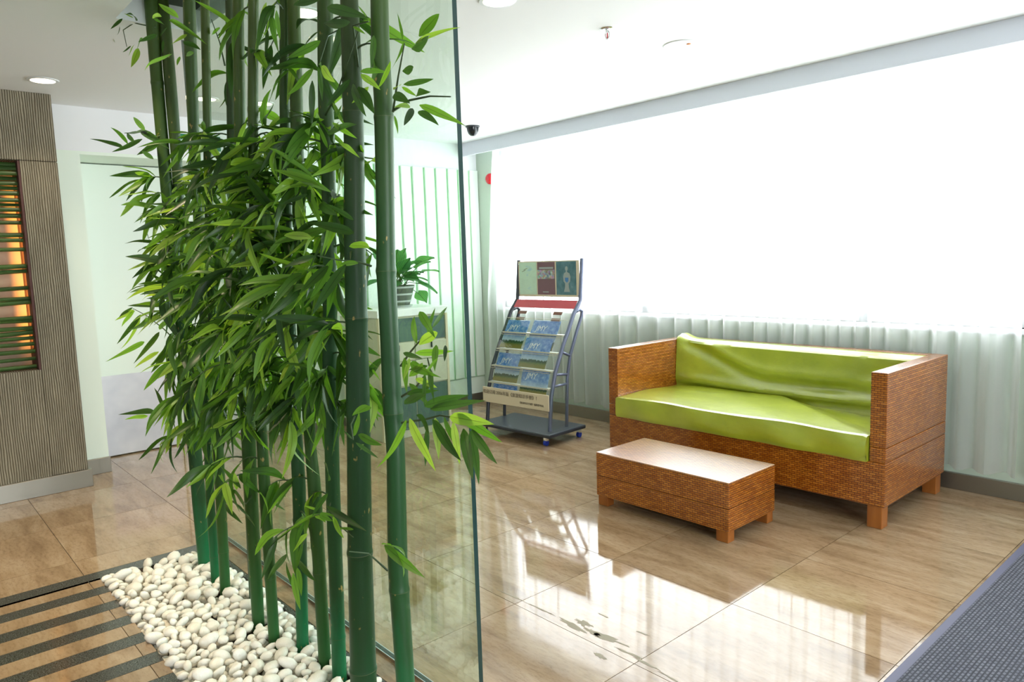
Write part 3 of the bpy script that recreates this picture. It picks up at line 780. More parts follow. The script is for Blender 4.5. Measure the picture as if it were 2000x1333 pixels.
# brochures
M_bro = mat('brochure_print', rough=.22)
uvn = N(M_bro, 'ShaderNodeUVMap'); spn = N(M_bro, 'ShaderNodeSeparateXYZ'); L(M_bro, uvn.outputs[0], spn.inputs[0])
nb = noise(M_bro, 9, 5, .6, uvn.outputs[0]); nb2 = noise(M_bro, 24, 4, .7, uvn.outputs[0], (1, .25, 1))
cl = ramp(M_bro, nb.outputs[0], [(.4, (.045, .16, .47)), (.62, (.20, .35, .62)), (.8, (.55, .65, .75))])
lowc = mixc(M_bro, ramp(M_bro, spn.outputs[1], [(.28, (1,)*3), (.55, (0,)*3)]).outputs[0], cl.outputs[0], (.45, .56, .64))
vv = mathn(M_bro, 'ADD', spn.outputs[1], mathn(M_bro, 'MULTIPLY', nb2.outputs[0], -.22))
gr = ramp(M_bro, vv, [(.0, (.20, .17, .03)), (.06, (.10, .14, .03)), (.09, (.02, .055, .02)), (.155, (.02, .055, .02))])
fa = ramp(M_bro, vv, [(.155, (1,)*3), (.165, (0,)*3)])
L(M_bro, mixc(M_bro, fa.outputs[0], lowc, gr.outputs[0]), P(M_bro).inputs['Base Color'])
M_logo = mat('white_logo', (.72, .76, .70), .4)
RM = Matrix.Translation(Vector((-4.03, 3.575, 0))) @ Matrix.Rotation(rz, 4, 'Z')
def brochure(x0, x1, z0, z1, off, label, logo=True):
    t = thing('brochure', label, 'brochure', RM @ Vector(((x0+x1)/2, py(z0)-off, z0)), rz)
    LO = Vector(((x0+x1)/2, py(z0)-off, z0))
    bm = new_bm(); uvl = bm.loops.layers.uv.verify()
    ys_ = [(z0, py(z0)-off), (z1, py(z1)-off)]
    a = [bm.verts.new(Vector(p)-LO) for p in ((x0, ys_[0][1], z0), (x1, ys_[0][1], z0), (x1, ys_[1][1], z1), (x0, ys_[1][1], z1))]
    b = [bm.verts.new(v.co+Vector((0, .006, 0))) for v in a]
    f = bm.faces.new(a); bm.faces.new(b[::-1])
    for i in range(4): bm.faces.new((a[i], a[(i+1) % 4], b[(i+1) % 4], b[i]))
    for ff in bm.faces:
        for l in ff.loops:
            l[uvl].uv = ((l.vert.co.x+LO.x-x0)/(x1-x0), (l.vert.co.z)/(z1-z0))
    mk('cover', bm, M_bro, t, uv=False)
    if logo:
        zc = z1-.27*(z1-z0); yc = py(z0)-off+(py(z1)-py(z0))*(zc-z0)/(z1-z0)
        ang = math.atan2(py(z1)-py(z0), z1-z0)
        Mt = Matrix.Translation(Vector((x0+(x1-x0)*.36, yc-.0015, zc))-LO) @ Matrix.Rotation(-ang, 4, 'X') @ RXm
        text('lettering', 'JMY', .062, M_logo, Mt, t, .0003, .25)
    return t
brochure(-.305, -.075, .66, .865, .012, 'blue sky brochure at top left of the rack')
brochure(-.03, .235, .66, .87, .012, 'blue sky brochure at top right of the rack, partly hidden by another')
brochure(-.035, .23, .535, .745, .026, 'blue sky brochure standing in front in the right middle tray of the rack')
brochure(-.285, -.03, .41, .62, .014, 'blue sky brochure in the left middle tray of the rack')
brochure(.02, .285, .345, .525, .020, 'blue sky brochure at bottom right of the rack, above the beige sign')
brochure(-.27, -.02, .30, .392, .010, 'darker brochure at bottom left of the rack, mostly hidden', logo=False)

# ------------------------------------------------------------------ cabinet and pot plant behind the glass
KX1, KY0, KY1 = -4.67, 2.795, 3.43
kb = thing('cabinet', 'beige cabinet with white top behind the glass partition', 'cabinet', (-5.0, 3.11, 0)); KO = Vector(kb.location)
sbx('carcass', M_cabinet, (-5.25, KX1-.012, KY0+.004, KY1-.004, .0, .94), kb, .002, 1, KO)
sbx('countertop', M_cabtop, (-5.27, KX1+.006, KY0-.006, KY1+.006, .94, .998), kb, .004, 2, KO)
ym = (KY0+KY1)/2
for y0, y1 in ((KY0+.02, ym-.004), (ym+.004, KY1-.02)):
    sbx('glass_door', M_cabglass, (KX1-.012, KX1-.004, y0, y1, .745, .925), kb, .002, 1, KO)
    d = sbx('drawer', M_cabinet, (KX1-.012, KX1+.004, y0, y1, .60, .735), kb, .003, 1, KO)
    sbx('handle', M_black, (KX1+.004, KX1+.016, (y0+y1)/2-.005, (y0+y1)/2+.005, .68, .725), d, .002, 1, KO)
    sbx('door', M_cabinet, (KX1-.012, KX1+.004, y0, y1, .405, .592), kb, .003, 1, KO)
    sbx('glass_door', M_cabglass, (KX1-.012, KX1-.004, y0, y1, .06, .395), kb, .002, 1, KO)
for y0 in (KY0, KY1-.022): sbx('edge_strip', M_beige, (KX1-.02, KX1+.007, y0, y0+.022, 0, .94), kb, .002, 1, KO)
pt = thing('potted_plant', 'potted plant with heart-shaped leaves in a dark banded pot on the cabinet', 'plant', (-4.93, 3.155, .998))
bm = new_bm(); add_lathe(bm, [(.085, .014), (.09, .03), (.128, .165), (.132, .17), (.118, .17), (.112, .15)], n=28); mk('pot', bm, M_pot, pt)
bm = new_bm(); add_lathe(bm, [(.10, 0), (.108, .014), (.085, .0145)], n=28); mk('saucer', bm, M_potband, pt)
for z in (.045, .10, .155):
    r = .09+(z-.03)/.135*.038
    bm = new_bm(); add_lathe(bm, [(r, z-.007), (r+.004, z-.003), (r+.005, z+.003), (r+.002, z+.008)], n=28); mk('band', bm, M_potband, pt)
bm = new_bm(); add_lathe(bm, [(.02, .148), (.11, .152)], n=20); mk('soil', bm, M_soil, pt)
def heart_mesh(name):
    bm = new_bm(); uvl = bm.loops.layers.uv.verify(); cols = []
    n_ = 7
    for i in range(n_+1):
        t = i/n_; w = .5*math.sin(math.pi*t**.62)*(1-.15*t)
        row = []
        for s, zz in ((-1, .10), (-.5, .03), (0, 0), (.5, .03), (1, .10)):
            row.append(bm.verts.new((t-(.12*abs(s) if i == 0 else 0), s*max(w, .01 if i else .12), zz-.25*t*t)))
        cols.append(row)
    for a, b in zip(cols, cols[1:]):
        for k in range(4):
            f = bm.faces.new((a[k], b[k], b[k+1], a[k+1])); f.smooth = True
            for l in f.loops: l[uvl].uv = (l.vert.co.x, l.vert.co.y+.5)
    me = bpy.data.meshes.new(name); bm.to_mesh(me); bm.free(); me.materials.append(M_pothos); return me
HM = heart_mesh('heart_leaf')
rs = random.Random(11)
def frame(d, roll):
    d = d.normalized(); a = Vector((0, 0, 1)) if abs(d.z) < .95 else Vector((1, 0, 0))
    s = a.cross(d).normalized(); n_ = d.cross(s)
    c, q = math.cos(roll), math.sin(roll)
    return d, s*c+n_*q, n_*c-s*q
def place(me, name, parent, p, d, ln, wd, roll, th=1.0):
    o = bpy.data.objects.new(name, me); C.objects.link(o); o.parent = parent
    a, b, c = frame(d, roll)
    o.matrix_local = Matrix(((a.x*ln, b.x*wd, c.x*ln*th, p.x), (a.y*ln, b.y*wd, c.y*ln*th, p.y), (a.z*ln, b.z*wd, c.z*ln*th, p.z), (0, 0, 0, 1)))
    return o
for i in range(26):
    az = rs.uniform(0, 2*math.pi); el = rs.uniform(-.1, 1.3)
    b0 = Vector((rs.uniform(-.04, .04), rs.uniform(-.04, .04), .15))
    tip = b0+Vector((math.cos(az)*math.cos(el), math.sin(az)*math.cos(el), math.sin(el)+.2))*rs.uniform(.08, .2)
    if i == 0: tip = Vector((0.05, .22, .27))
    if i == 1: tip = Vector((0.05, .15, .33))
    if i == 2: tip = Vector((0.02, .17, .10))
    bm = new_bm(); add_tube(bm, [b0, (b0+tip)/2+Vector((0, 0, .03)), tip], .003, 6); s_ = mk('stem', bm, M_twig, pt)
    dd = (tip-b0); dd.z -= .08
    place(HM, 'leaf', s_, tip, dd, rs.uniform(.11, .16), rs.uniform(.13, .17), rs.uniform(-.6, .6))

# ------------------------------------------------------------------ glass partition
gp = thing('glass_partition', 'tall clear glass partition panel with dark green edge beside the bamboo', 'glass panel', (-2.6, 1.22, 0))
bm = new_bm(); add_box(bm, -1.05, 1.03, -.0075, .0075, .012, CZ+.40)
bmesh.ops.recalc_face_normals(bm, faces=bm.faces)
for f in bm.faces: f.material_index = 0 if abs(f.normal.y) > .5 else 1
mk('pane', bm, [M_glass, M_gedge], gp)
bm = new_bm(); add_box(bm, -1.07, 1.0, -.011, .011, .0, .0115); mk('floor_channel', bm, M_rail, gp)

# ------------------------------------------------------------------ pebbles
pbl_meshes = []
for s in range(9):
    bm = new_bm(); bmesh.ops.create_icosphere(bm, subdivisions=2, radius=1)
    rr = random.Random(s+50)
    sc = (rr.uniform(.95, 1.25), rr.uniform(.75, .95), rr.uniform(.58, .8))
    k1 = [Vector((rr.uniform(-1, 1), rr.uniform(-1, 1), rr.uniform(-1, 1))).normalized() for _ in range(4)]
    for v in bm.verts:
        q = 1.0
        for kk in k1:
            dd = v.co.normalized().dot(kk)
            if dd > .55: q -= (dd-.55)*.42
        v.co = Vector((v.co.x*sc[0]*q, v.co.y*sc[1]*q, v.co.z*sc[2]*q))
    for f in bm.faces: f.smooth = True
    me = bpy.data.meshes.new('pebble'); bm.to_mesh(me); bm.free(); me.materials.append(M_pebble); pbl_meshes.append(me)

# ------------------------------------------------------------------ bamboo poles  (name, Y, material, [(px, py, width_px)...])
poles = {
 'A': (1.03, M_cane, [(295, 0, 26), (304, 125, 23), (326, 375, 22), (341, 500, 23), (357, 650, 24), (370, 780, 26), (382, 900, 25), (389, 980, 26), (400, 1092, 25)]),
 'A2': (1.075, M_cane3, [(317, 0, 22), (330, 130, 22), (338, 225, 22), (344, 300, 20), (366, 650, 19), (398, 1085, 22)]),
 'B': (1.01, M_cane, [(369, 0, 23), (373, 120, 23), (380, 300, 20), (399, 620, 18), (402, 760, 17), (411, 980, 16), (421, 1126, 17)]),
 'Cc': (1.0, M_cane2, [(400, 0, 17), (404, 200, 16), (408, 400, 17), (416, 620, 18), (421, 780, 20), (430, 950, 20), (440, 1152, 19)]),
 'E0': (1.05, M_cane3, [(449, 0, 17), (453, 300, 18), (468, 620, 20), (486, 950, 18), (497, 1185, 18)]),
 'D': (.985, M_cane2, [(465, 0, 21), (469, 300, 22), (473, 620, 26), (483, 800, 27), (489, 950, 26), (504, 1205, 23)]),
 'E': (.975, M_cane2, [(495, 0, 20), (494, 200, 20), (496, 410, 18), (499, 650, 18), (508, 800, 20), (517, 950, 22), (535, 1243, 21)]),
 'F': (1.03, M_cane, [(556, 0, 20), (556, 200, 20), (563, 550, 20), (574, 780, 22), (584, 950, 26), (591, 1258, 23)]),
 'Gg': (1.035, M_cane2, [(573, 0, 25), (579, 200, 25), (581, 300, 25), (592, 640, 24), (599, 760, 24), (607, 880, 22), (614, 950, 26), (635, 1300, 24)]),
 'Hh': (1.03, M_cane, [(635, 0, 31), (636, 200, 30), (641, 300, 28), (645, 560, 27), (644, 700, 29), (650, 950, 28), (663, 1316, 28)]),
 'I': (1.0, M_cane3, [(682, 0, 35), (686, 100, 38), (689, 200, 40), (692, 300, 39), (692, 450, 42), (697, 650, 43), (699, 780, 46), (701, 880, 46), (703, 1080, 48), (710, 1333, 51)]),
 'J': (.99, M_cane, [(741, 0, 35), (743, 100, 36), (749, 200, 37), (751, 300, 37), (753, 420, 36), (754, 530, 38), (760, 650, 36), (766, 780, 38), (773, 880, 36), (777, 1110, 39), (792, 1333, 36)]),
}
plabels = {
 'A': 'leftmost bamboo pole, leaning, at the far end of the pebble bed',
 'A2': 'dark bamboo pole tucked just behind the leftmost bamboo pole',
 'B': 'second bamboo pole standing in the pebbles counting from the left front, green foot',
 'Cc': 'thin olive bamboo pole standing right of the green-footed pole at the far bed end',
 'E0': 'thin dark bamboo pole hidden mostly behind the olive middle pole',
 'D': 'olive green bamboo pole fourth from the left at pebble level',
 'E': 'bamboo pole with a green foot fifth from the left at pebble level',
 'F': 'bamboo pole with a bright emerald foot in the middle of the row',
 'Gg': 'olive bamboo pole just left of the pole with the emerald foot near the glass rail',
 'Hh': 'bamboo pole with emerald foot just left of the thick dark pole',
 'I': 'thick dark green bamboo pole, second nearest to the glass edge',
 'J': 'thick bamboo pole nearest to the free glass edge, rightmost of all',
}
nodes_px = {'I': [222, 620, 1068, 1285], 'J': [232, 530, 800, 1130], 'Hh': [300, 594, 1225], 'F': [1000, 1232], 'E': [215, 1105], 'A': [170, 590, 1020], 'B': [300, 1048], 'Cc': [520, 1050], 'D': [300, 700], 'Gg': [480, 1085], 'A2': [400], 'E0': [350, 760]}
PO = {}
def leaf_mesh(name, bend, twist, seed, fold=.12):
    rr = random.Random(seed); bm = new_bm(); uvl = bm.loops.layers.uv.verify(); n_ = 8; rows = []
    for i in range(n_+1):
        t = i/n_
        w = .5*(math.sin(math.pi*min(1, t**.8))**.75)*(1-.2*t)*.98
        if i == 0: w = .05
        if i == n_: w = .012
        zc = -bend*t*t+.05*math.sin(t*7+seed)*.4
        tw = twist*t
        row = []
        for s in (-1, 0, 1):
            yy = s*w; zz = fold*abs(s)*w*2*.3
            row.append(bm.verts.new((t*(1-.25*bend*t), yy*math.cos(tw)-zz*math.sin(tw)*.3, zc+zz+yy*math.sin(tw)*.22)))
        rows.append(row)
    for a, b in zip(rows, rows[1:]):
        for k in range(2):
            f = bm.faces.new((a[k], b[k], b[k+1], a[k+1])); f.smooth = True
            for l in f.loops:
                l[uvl].uv = (l.vert.co.x, .5 if l.vert in (a[1], b[1]) else (0 if l.vert in (a[0], b[0]) else 1))
    me = bpy.data.meshes.new(name); bm.to_mesh(me); bm.free(); me.materials.append(M_leaf); return me
LEAF = [leaf_mesh('bamboo_leaf', b, t, s) for s, (b, t) in enumerate([(.15, .3), (.3, -.6), (.5, .6), (.08, -.2), (.62, .3), (.25, 1.3), (.42, -1.1)])]
pole_axis = {}
for k, (Y, m, pts) in poles.items():
    P3 = []; R3 = []
    for (px, py_, w) in pts:
        q = at(px, py_, Y); P3.append(q); R3.append(w*depth(q)/FPX/2)
    # extend down and up
    a, b = P3[0], P3[1]; tz = CZ+.40
    if a.z < tz: P3.insert(0, a+(a-b)*((tz-a.z)/(a.z-b.z))); R3.insert(0, R3[0])
    a, b = P3[-1], P3[-2]; bz = -.05
    if a.z > bz: P3.append(a+(a-b)*((a.z-bz)/(b.z-a.z))); R3.append(R3[-1])
    P3 = P3[::-1]; R3 = R3[::-1]
    root = thing('bamboo_pole', plabels[k], 'bamboo', (P3[0].x, P3[0].y, 0)); O = Vector(root.location); PO[k] = root
    # dense sampling with swelling at nodes
    zs = sorted(set([p.z for p in P3]))
    def samp(z, P3=P3, R3=R3):
        for (p, q, r1, r2) in zip(P3, P3[1:], R3, R3[1:]):
            if p.z <= z <= q.z:
                t = (z-p.z)/(q.z-p.z+1e-9); return p.lerp(q, t), r1+(r2-r1)*t
        return (P3[-1], R3[-1]) if z > P3[-1].z else (P3[0], R3[0])
    pole_axis[k] = samp
    ndz = [at(pts[0][0], y, Y).z for y in nodes_px.get(k, [])]
    z = P3[0].z; zz = []
    while z < P3[-1].z-.01: zz.append(z); z += .05
    zz.append(P3[-1].z)
    for nz_ in ndz: zz += [nz_-.012, nz_-.003, nz_, nz_+.003, nz_+.012]
    zz = sorted(v for v in set(zz) if P3[0].z <= v <= P3[-1].z)
    pp, rr_ = [], []
    for v in zz:
        c_, r_ = samp(v)
        sw = sum(.07*math.exp(-((v-n0)/.008)**2) for n0 in ndz)
        pp.append(c_-O); rr_.append(r_*(1+sw))
    bm = new_bm(); add_tube(bm, pp, rr_, 20); mk('cane', bm, m, root)
    for n0 in ndz:
        c_, r_ = samp(n0); bm = new_bm(); c_ = c_-O
        add_tube(bm, [c_+Vector((0, 0, dz)) for dz in (-.0015, 0, .0015)], [r_*1.05, r_*1.075, r_*1.05], 20); mk('node', bm, M_node, root)
rl = random.Random(21)
def leaf_dir(root, br, p, d, ln, roll=None, wd=None, me=None):
    O = Vector(root.location)
    return place(me or rl.choice(LEAF), 'leaf', br, p-O, d, ln, wd or ln*rl.uniform(.145, .195), rl.uniform(-1.2, 1.2) if roll is None else roll)
def branch(k, pts, leaves):
    root = PO[k]; O = Vector(root.location)
    bm = new_bm(); n_ = len(pts)
    add_tube(bm, [p-O for p in pts], [.0032-(.0020*i/(n_-1)) for i in range(n_)], 6)
    br = mk('branch', bm, M_twig, root)
    for (p, d, ln) in leaves: leaf_dir(root, br, p, d, ln)
    return br
def rand_branch(k, z, az, ln, nl, lift=.35):
    c_, r_ = pole_axis[k](z)
    h = Vector((math.cos(az), math.sin(az), 0)); p0 = c_+h*r_*.8
    pts = []
    for i in range(6):
        t = i/5; q = p0+h*ln*t+Vector((0, 0, lift*ln*t-.55*ln*t*t))
        q.y = min(q.y, 1.19); pts.append(q)
    lv = []
    for i in range(nl):
        t = .25+.75*(i+rl.random()*.6)/nl; t = min(t, 1); j = min(4, int(t*5)); q = pts[j].lerp(pts[j+1], t*5-j)
        tan = (pts[j+1]-pts[j]).normalized()
        d = tan*.8+Vector((rl.gauss(.45 if k in ('A', 'A2') else .25 if k in ('B', 'Cc') else .05, .5), rl.gauss(0, .45), rl.gauss(-.05 if z > 1.15 else -.5, .42)))
        L_ = rl.uniform(.115, .205)
        d.normalize()
        if q.y+d.y*L_ > 1.19: d.y = -abs(d.y)*.5
        lv.append((q, d, L_))
    branch(k, pts, lv)
# dense foliage
wts = [('A', 19), ('A2', 10), ('B', 19), ('Cc', 19), ('D', 23), ('E0', 13), ('E', 23), ('F', 22), ('Gg', 25), ('Hh', 25), ('I', 3)]
for k, n_ in wts:
    Y = poles[k][0]
    for i in range(n_):
        # height range of the foliage follows the crown of each pole
        px_ = poles[k][2][len(poles[k][2])//2][0]
        zlo = at(px_, 835, Y).z+.05; zhi = at(px_, 235 if k not in ('A', 'A2', 'B') else 330, Y).z
        z = zlo+(zhi-zlo)*((i+rl.random())/n_)
        az = rl.choice([rl.uniform(math.pi*.8, math.pi*1.5), rl.uniform(math.pi*1.5, math.pi*2.15)])
        if k in ('A', 'A2', 'B', 'Cc'): az = rl.uniform(math.pi*1.45, math.pi*2.15)
        elif k in ('D', 'E0'): az = rl.uniform(math.pi*1.15, math.pi*2.15)
        if k == 'I': az = rl.uniform(math.pi*.9, math.pi*1.3)
        rand_branch(k, z, az, rl.uniform(.05, .17)*(.6 if k in ('A', 'A2') else 1), rl.choice([6, 7, 8, 9]))
# sparse foliage high and low
for k, z in (('Hh', 1.97), ('Hh', 2.02), ('F', 2.06), ('Gg', 2.0), ('F', 2.12), ('E', 2.0), ('E', 2.15), ('D', 2.1), ('Hh', 1.88), ('Gg', 1.92), ('I', 1.9), ('E0', 2.05), ('B', .62), ('D', .60), ('F', .52), ('Hh', .56), ('Hh', .62), ('Gg', .50), ('F', .62), ('D', .66), ('A', .62), ('E', .68), ('Gg', .64)):
    rand_branch(k, z, rl.uniform(math.pi*.8, math.pi*2.1), rl.uniform(.07, .14), rl.choice([3, 4, 5]))
# sprays measured on the photograph: branch path and leaves in a vertical plane near the pole row
def spray(k, dY, path, leaves):
    Y = poles[k][0]+dY
    y0 = poles[k][0]
    n_ = len(path); pts = []
    for i, (x, y) in enumerate(path): pts.append(at(x, y, y0+dY*i/max(1, n_-1)))
    lv = []
    root = PO[k]; O = Vector(root.location)
    bm = new_bm(); add_tube(bm, [p-O for p in pts], [.0034-(.0020*i/(n_-1)) for i in range(n_)], 6); br = mk('branch', bm, M_twig, root)
    for (x0, yy0, x1, yy1) in leaves:
        a = at(x0, yy0, Y+rl.uniform(-.015, .015)); b = at(x1, yy1, Y+rl.uniform(-.06, .03))
        d = b-a; ln = d.length*1.04
        # face the leaf blade roughly to the room, tilted at random
        dn = d.normalized(); view = Vector((.75, -.66, 0)); 
        s = view.cross(dn).normalized(); nn = dn.cross(s)
        roll = rl.uniform(-.7, .7); c_, q_ = math.cos(roll), math.sin(roll)
        B_ = s*c_+nn*q_; C_ = nn*c_-s*q_
        if C_.z < 0: B_, C_ = -B_, -C_
        wd = min(ln*.17, .027)*rl.uniform(.85, 1.15)
        o = bpy.data.objects.new('leaf', LEAF[rl.choice([0, 1, 3, 1, 5, 2])]); C.objects.link(o); o.parent = br; p = a-O
        o.matrix_local = Matrix(((dn.x*ln, B_.x*wd, C_.x*ln*.5, p.x), (dn.y*ln, B_.y*wd, C_.y*ln*.5, p.y), (dn.z*ln, B_.z*wd, C_.z*ln*.5, p.z), (0, 0, 0, 1)))
def S(o, s, pts): return [tuple(o[i % 2]+v/s for i, v in enumerate(p)) for p in pts]
z7 = lambda pts: S((180, 580), 7.404, pts)
spray('A', -.08, z7([(1220, 650), (1040, 470), (800, 280), (590, 170)]), z7([(590, 160, 370, 290), (600, 190, 375, 320), (620, 200, 400, 430), (700, 260, 395, 655), (690, 300, 550, 745), (740, 660, 510, 775), (960, 520, 725, 850), (960, 800, 640, 965), (1100, 720, 900, 990), (1080, 800, 870, 1085), (1220, 680, 1060, 1040), (1000, 300, 700, 350), (1150, 380, 800, 430), (760, 290, 960, 450)]))
spray('A', -.06, [(352, 812), (325, 800), (318, 798)], [(320, 799, 303, 757), (307, 806, 251, 801), (288, 813, 252, 817), (322, 799, 298, 806)])
z1 = lambda pts: S((0, 0), 2.666, pts)
spray('A', -.08, z1([(850, 700), (800, 720), (740, 700)]), z1([(755, 680, 690, 605), (820, 715, 600, 648), (640, 770, 525, 715), (665, 750, 615, 660), (700, 740, 640, 680), (740, 725, 600, 790), (735, 690, 825, 715), (830, 740, 730, 800), (800, 830, 720, 770), (780, 690, 700, 700)]))
zt = lambda pts: S((200, 0), 7.143, pts)
spray('A', -.1, zt([(740, 380), (580, 350), (440, 320), (290, 420), (340, 650)]), zt([(460, 290, 490, 100), (430, 250, 310, 180), (180, 270, 50, 540), (280, 260, 120, 400), (240, 370, 240, 500), (560, 530, 450, 680), (500, 680, 440, 900), (1060, 250, 760, 10), (710, 260, 930, 360), (950, 290, 1260, 400), (900, 390, 780, 500), (760, 480, 520, 580), (850, 560, 840, 740), (1180, 480, 980, 600), (1130, 580, 1350, 670), (970, 760, 540, 940), (1280, 740, 1060, 760), (1080, 790, 1040, 900), (400, 640, 290, 730), (450, 620, 350, 770), (830, 240, 590, 160)]))
spray('E0', -.03, zt([(1710, 920), (1640, 600), (1520, 270)]), zt([(1710, 420, 1620, 500), (1640, 400, 1500, 480)]))
spray('J', -.10, [(785, 826), (830, 820), (860, 812), (900, 818), (925, 838)], [(895, 808, 972, 866), (880, 815, 945, 824), (885, 825, 897, 905), (905, 838, 920, 932), (918, 842, 940, 940), (922, 840, 956, 903), (845, 820, 893, 897), (850, 818, 858, 885), (835, 835, 830, 910), (800, 818, 842, 915), (792, 822, 768, 905), (830, 794, 893, 769), (842, 800, 932, 779), (790, 790, 832, 765), (868, 815, 888, 880), (812, 812, 862, 845)])
spray('J', -.06, [(783, 715), (800, 690), (815, 672), (845, 640)], [(815, 672, 794, 605), (818, 675, 870, 630), (845, 640, 872, 600), (835, 650, 848, 600), (812, 690, 875, 688), (852, 675, 846, 718), (870, 675, 869, 703), (800, 700, 790, 740), (820, 610, 840, 640)])
spray('J', -.08, [(785, 775), (810, 760), (840, 720), (835, 700)], [(800, 710, 845, 735), (840, 720, 845, 785), (835, 715, 800, 722), (812, 740, 850, 755), (800, 750, 838, 790), (790, 700, 793, 760), (830, 730, 828, 795), (845, 745, 815, 775), (795, 770, 850, 760), (788, 690, 820, 700), (800, 735, 840, 700), (855, 700, 825, 735)])
spray('J', -.07, [(768, 218), (778, 150), (790, 85)], [(786, 78, 780, 21), (818, 72, 868, 12), (812, 86, 884, 38), (802, 95, 872, 72), (790, 80, 768, 140), (785, 139, 826, 133), (788, 165, 848, 155), (770, 185, 788, 192), (784, 165, 768, 172), (762, 120, 748, 172)])
spray('J', -.07, [(770, 215), (800, 196), (840, 188), (880, 189)], [(820, 206, 900, 235), (806, 212, 792, 240), (818, 218, 850, 232), (800, 208, 785, 200), (770, 226, 781, 262), (785, 170, 812, 187), (812, 187, 828, 170)])
spray('I', -.10, [(757, 1115), (720, 1082), (682, 1078)], [(745, 1065, 806, 1056), (755, 1063, 822, 1117), (752, 1066, 813, 1126)])
spray('F', -.07, [(598, 1040), (585, 1085), (578, 1110)], [(600, 1042, 572, 1072), (560, 1083, 523, 1130), (560, 1100, 568, 1160), (573, 1120, 580, 1193), (580, 1110, 592, 1158), (582, 1090, 602, 1140), (590, 1060, 580, 1120)])
spray('D', -.07, [(500, 960), (480, 985), (460, 965)], [(447, 962, 508, 973), (440, 978, 500, 1000), (440, 985, 465, 1022), (475, 1000, 501, 1030), (462, 958, 459, 914), (470, 955, 432, 905), (505, 965, 540, 985)])
spray('Hh', -.08, [(655, 960), (640, 1000), (655, 1020), (690, 1050)], [(620, 995, 590, 990), (650, 1010, 668, 1050), (640, 965, 610, 1000), (655, 1010, 625, 1000), (625, 1005, 640, 1018), (690, 1035, 660, 1030), (640, 990, 700, 1035), (640, 940, 650, 895)])
spray('I', -.10, [(700, 800), (685, 830), (690, 860)], [(695, 865, 738, 895), (690, 852, 706, 800), (688, 858, 670, 840), (700, 850, 740, 870), (722, 795, 695, 800)])
spray('I', -.09, [(700, 130), (690, 50), (720, 42)], [(640, 15, 706, 27), (630, 45, 723, 50), (700, 12, 722, 40), (690, 52, 712, 65), (730, 70, 728, 128), (704, 140, 746, 132), (684, 155, 635, 210), (705, 145, 740, 172), (700, 170, 728, 215), (720, 170, 690, 200), (690, 165, 700, 220)])
spray('Gg', -.09, [(660, 60), (640, 70), (622, 130)], [(610, 158, 608, 247), (612, 134, 566, 185), (625, 0, 560, 5), (620, 45, 565, 8), (625, 80, 570, 115), (622, 130, 632, 198), (628, 130, 648, 158), (622, 62, 585, 85)])
spray('I', -.12, [(725, 520), (700, 512), (660, 508), (620, 500)], [(615, 500, 535, 526), (608, 530, 580, 602), (648, 507, 618, 582), (675, 518, 610, 602), (722, 486, 668, 464), (690, 455, 615, 432), (640, 520, 590, 570), (600, 560, 520, 572), (700, 515, 655, 512), (640, 445, 560, 470), (610, 465, 540, 452), (690, 430, 640, 395), (660, 420, 580, 380), (600, 380, 548, 400), (590, 350, 530, 375), (560, 330, 640, 372), (620, 360, 550, 330)])
spray('F', -.09, [(545, 0), (525, 20), (520, 60)], [(520, 5, 505, 60), (530, 30, 540, 100), (535, 10, 525, 70), (525, 40, 512, 90), (520, 50, 522, 122), (540, 20, 545, 85)])
spray('Hh', -.09, [(630, 235), (655, 190), (700, 60)], [(655, 230, 668, 205), (650, 240, 690, 270), (640, 260, 690, 240), (665, 280, 700, 300), (640, 290, 620, 240), (650, 200, 672, 245)])

# ------------------------------------------------------------------ pebbles placement
pole_xy = [(pole_axis[k](0.0)[0].x, pole_axis[k](0.0)[0].y, pole_axis[k](0.0)[1]) for k in poles]
rp_ = random.Random(5); spots = []
cell = {}
def ok(x, y, r):
    gx, gy = int(x/.08), int(y/.08)
    for i in range(gx-1, gx+2):
        for j in range(gy-1, gy+2):
            for (a, b, c_) in cell.get((i, j), []):
                if (a-x)**2+(b-y)**2 < ((r+c_)*.80)**2: return False
    return True
for att in range(60000):
    r = rp_.choice([.037, .033, .030, .027, .024, .021]) if att < 9000 else rp_.choice([.023, .020, .017])
    x = rp_.uniform(BX0+r*.6, BX1-r); y = rp_.uniform(BY0+r*.45, BY1-r*.8)
    if any((x-a)**2+(y-b)**2 < (r*.85+c_)**2 for a, b, c_ in pole_xy): continue
    if ok(x, y, r):
        spots.append((x, y, r)); cell.setdefault((int(x/.08), int(y/.08)), []).append((x, y, r))
def visible(x, y):
    v = Vector((x, y, .02))-CAM; c_ = v.dot(fw)
    return 0 < 1000+v.dot(R_)/c_*FPX < 2000 and 666.5-v.dot(U_)/c_*FPX < 1345
vis = sorted([s for s in spots if visible(s[0], s[1])], key=lambda s: -s[2]/math.hypot(s[0], s[1], 1.3))
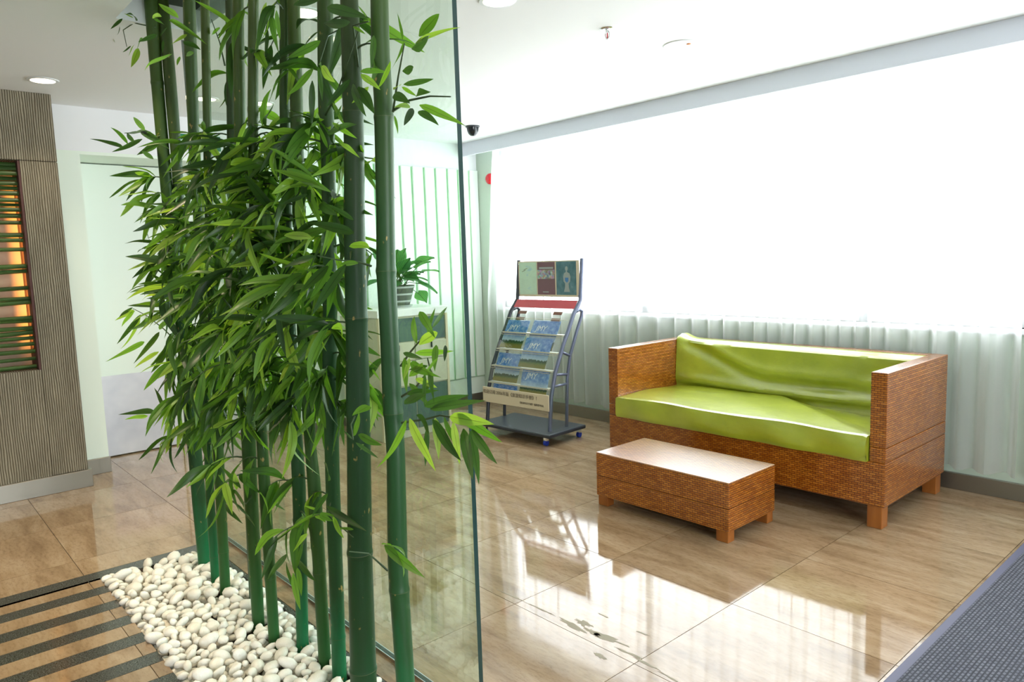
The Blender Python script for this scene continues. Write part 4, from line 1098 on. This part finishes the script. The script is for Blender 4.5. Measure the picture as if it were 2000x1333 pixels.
main = vis[:300]; rest = [s for s in spots if s not in set(main)]
def pmat(x, y, r, z):
    e = Matrix.Rotation(rp_.uniform(0, 6.28), 4, 'Z') @ Matrix.Rotation(rp_.gauss(0, .4), 4, 'X') @ Matrix.Rotation(rp_.gauss(0, .4), 4, 'Y')
    return Matrix.Translation((x, y, z)) @ e @ Matrix.Scale(r*1.0, 4)
for (x, y, r) in main:
    o = bpy.data.objects.new('pebble', rp_.choice(pbl_meshes)); C.objects.link(o)
    o.matrix_world = pmat(x, y, r, r*.35+rp_.uniform(-.004, .012))
    tag(o, 'white polished pebble in the bed around the bamboo poles', 'pebble', 'white pebbles in the bamboo bed')
bm = bmesh.new()
base_m = [m for m in pbl_meshes]
def addp(x, y, r, z):
    me = rp_.choice(base_m); n0 = len(bm.verts); bm.from_mesh(me); bm.verts.ensure_lookup_table()
    bmesh.ops.transform(bm, matrix=pmat(x, y, r, z), verts=bm.verts[n0:])
allv = []; allf = []
def addp2(x, y, r, z):
    me = rp_.choice(base_m); M_ = pmat(x, y, r, z); n0 = len(allv)
    for v in me.vertices: allv.append(tuple(M_ @ v.co))
    for f in me.polygons: allf.append(tuple(n0+i for i in f.vertices))
for (x, y, r) in rest: addp2(x, y, r, r*.35+rp_.uniform(-.004, .01))
yy = BY0+.018
while yy < BY1-.01:
    xx = BX0+.02+rp_.uniform(0, .02)
    while xx < BX1-.01:
        if not any((xx-a)**2+(yy-b)**2 < (.016+c_)**2 for a, b, c_ in pole_xy):
            addp2(xx+rp_.uniform(-.008, .008), min(BY1-.018, yy+rp_.uniform(-.006, .006)), rp_.uniform(.018, .026), -.018+rp_.uniform(-.008, .004))
        xx += .038
    yy += .036
bm.free()
me = bpy.data.meshes.new('pebble_fill'); me.from_pydata(allv, [], allf); me.materials.append(M_pebble)
me.polygons.foreach_set('use_smooth', [True]*len(me.polygons))
o = link('pebble_fill', me); tag(o, 'smaller and deeper white pebbles filling the bamboo bed', 'pebbles'); o['kind'] = 'stuff'
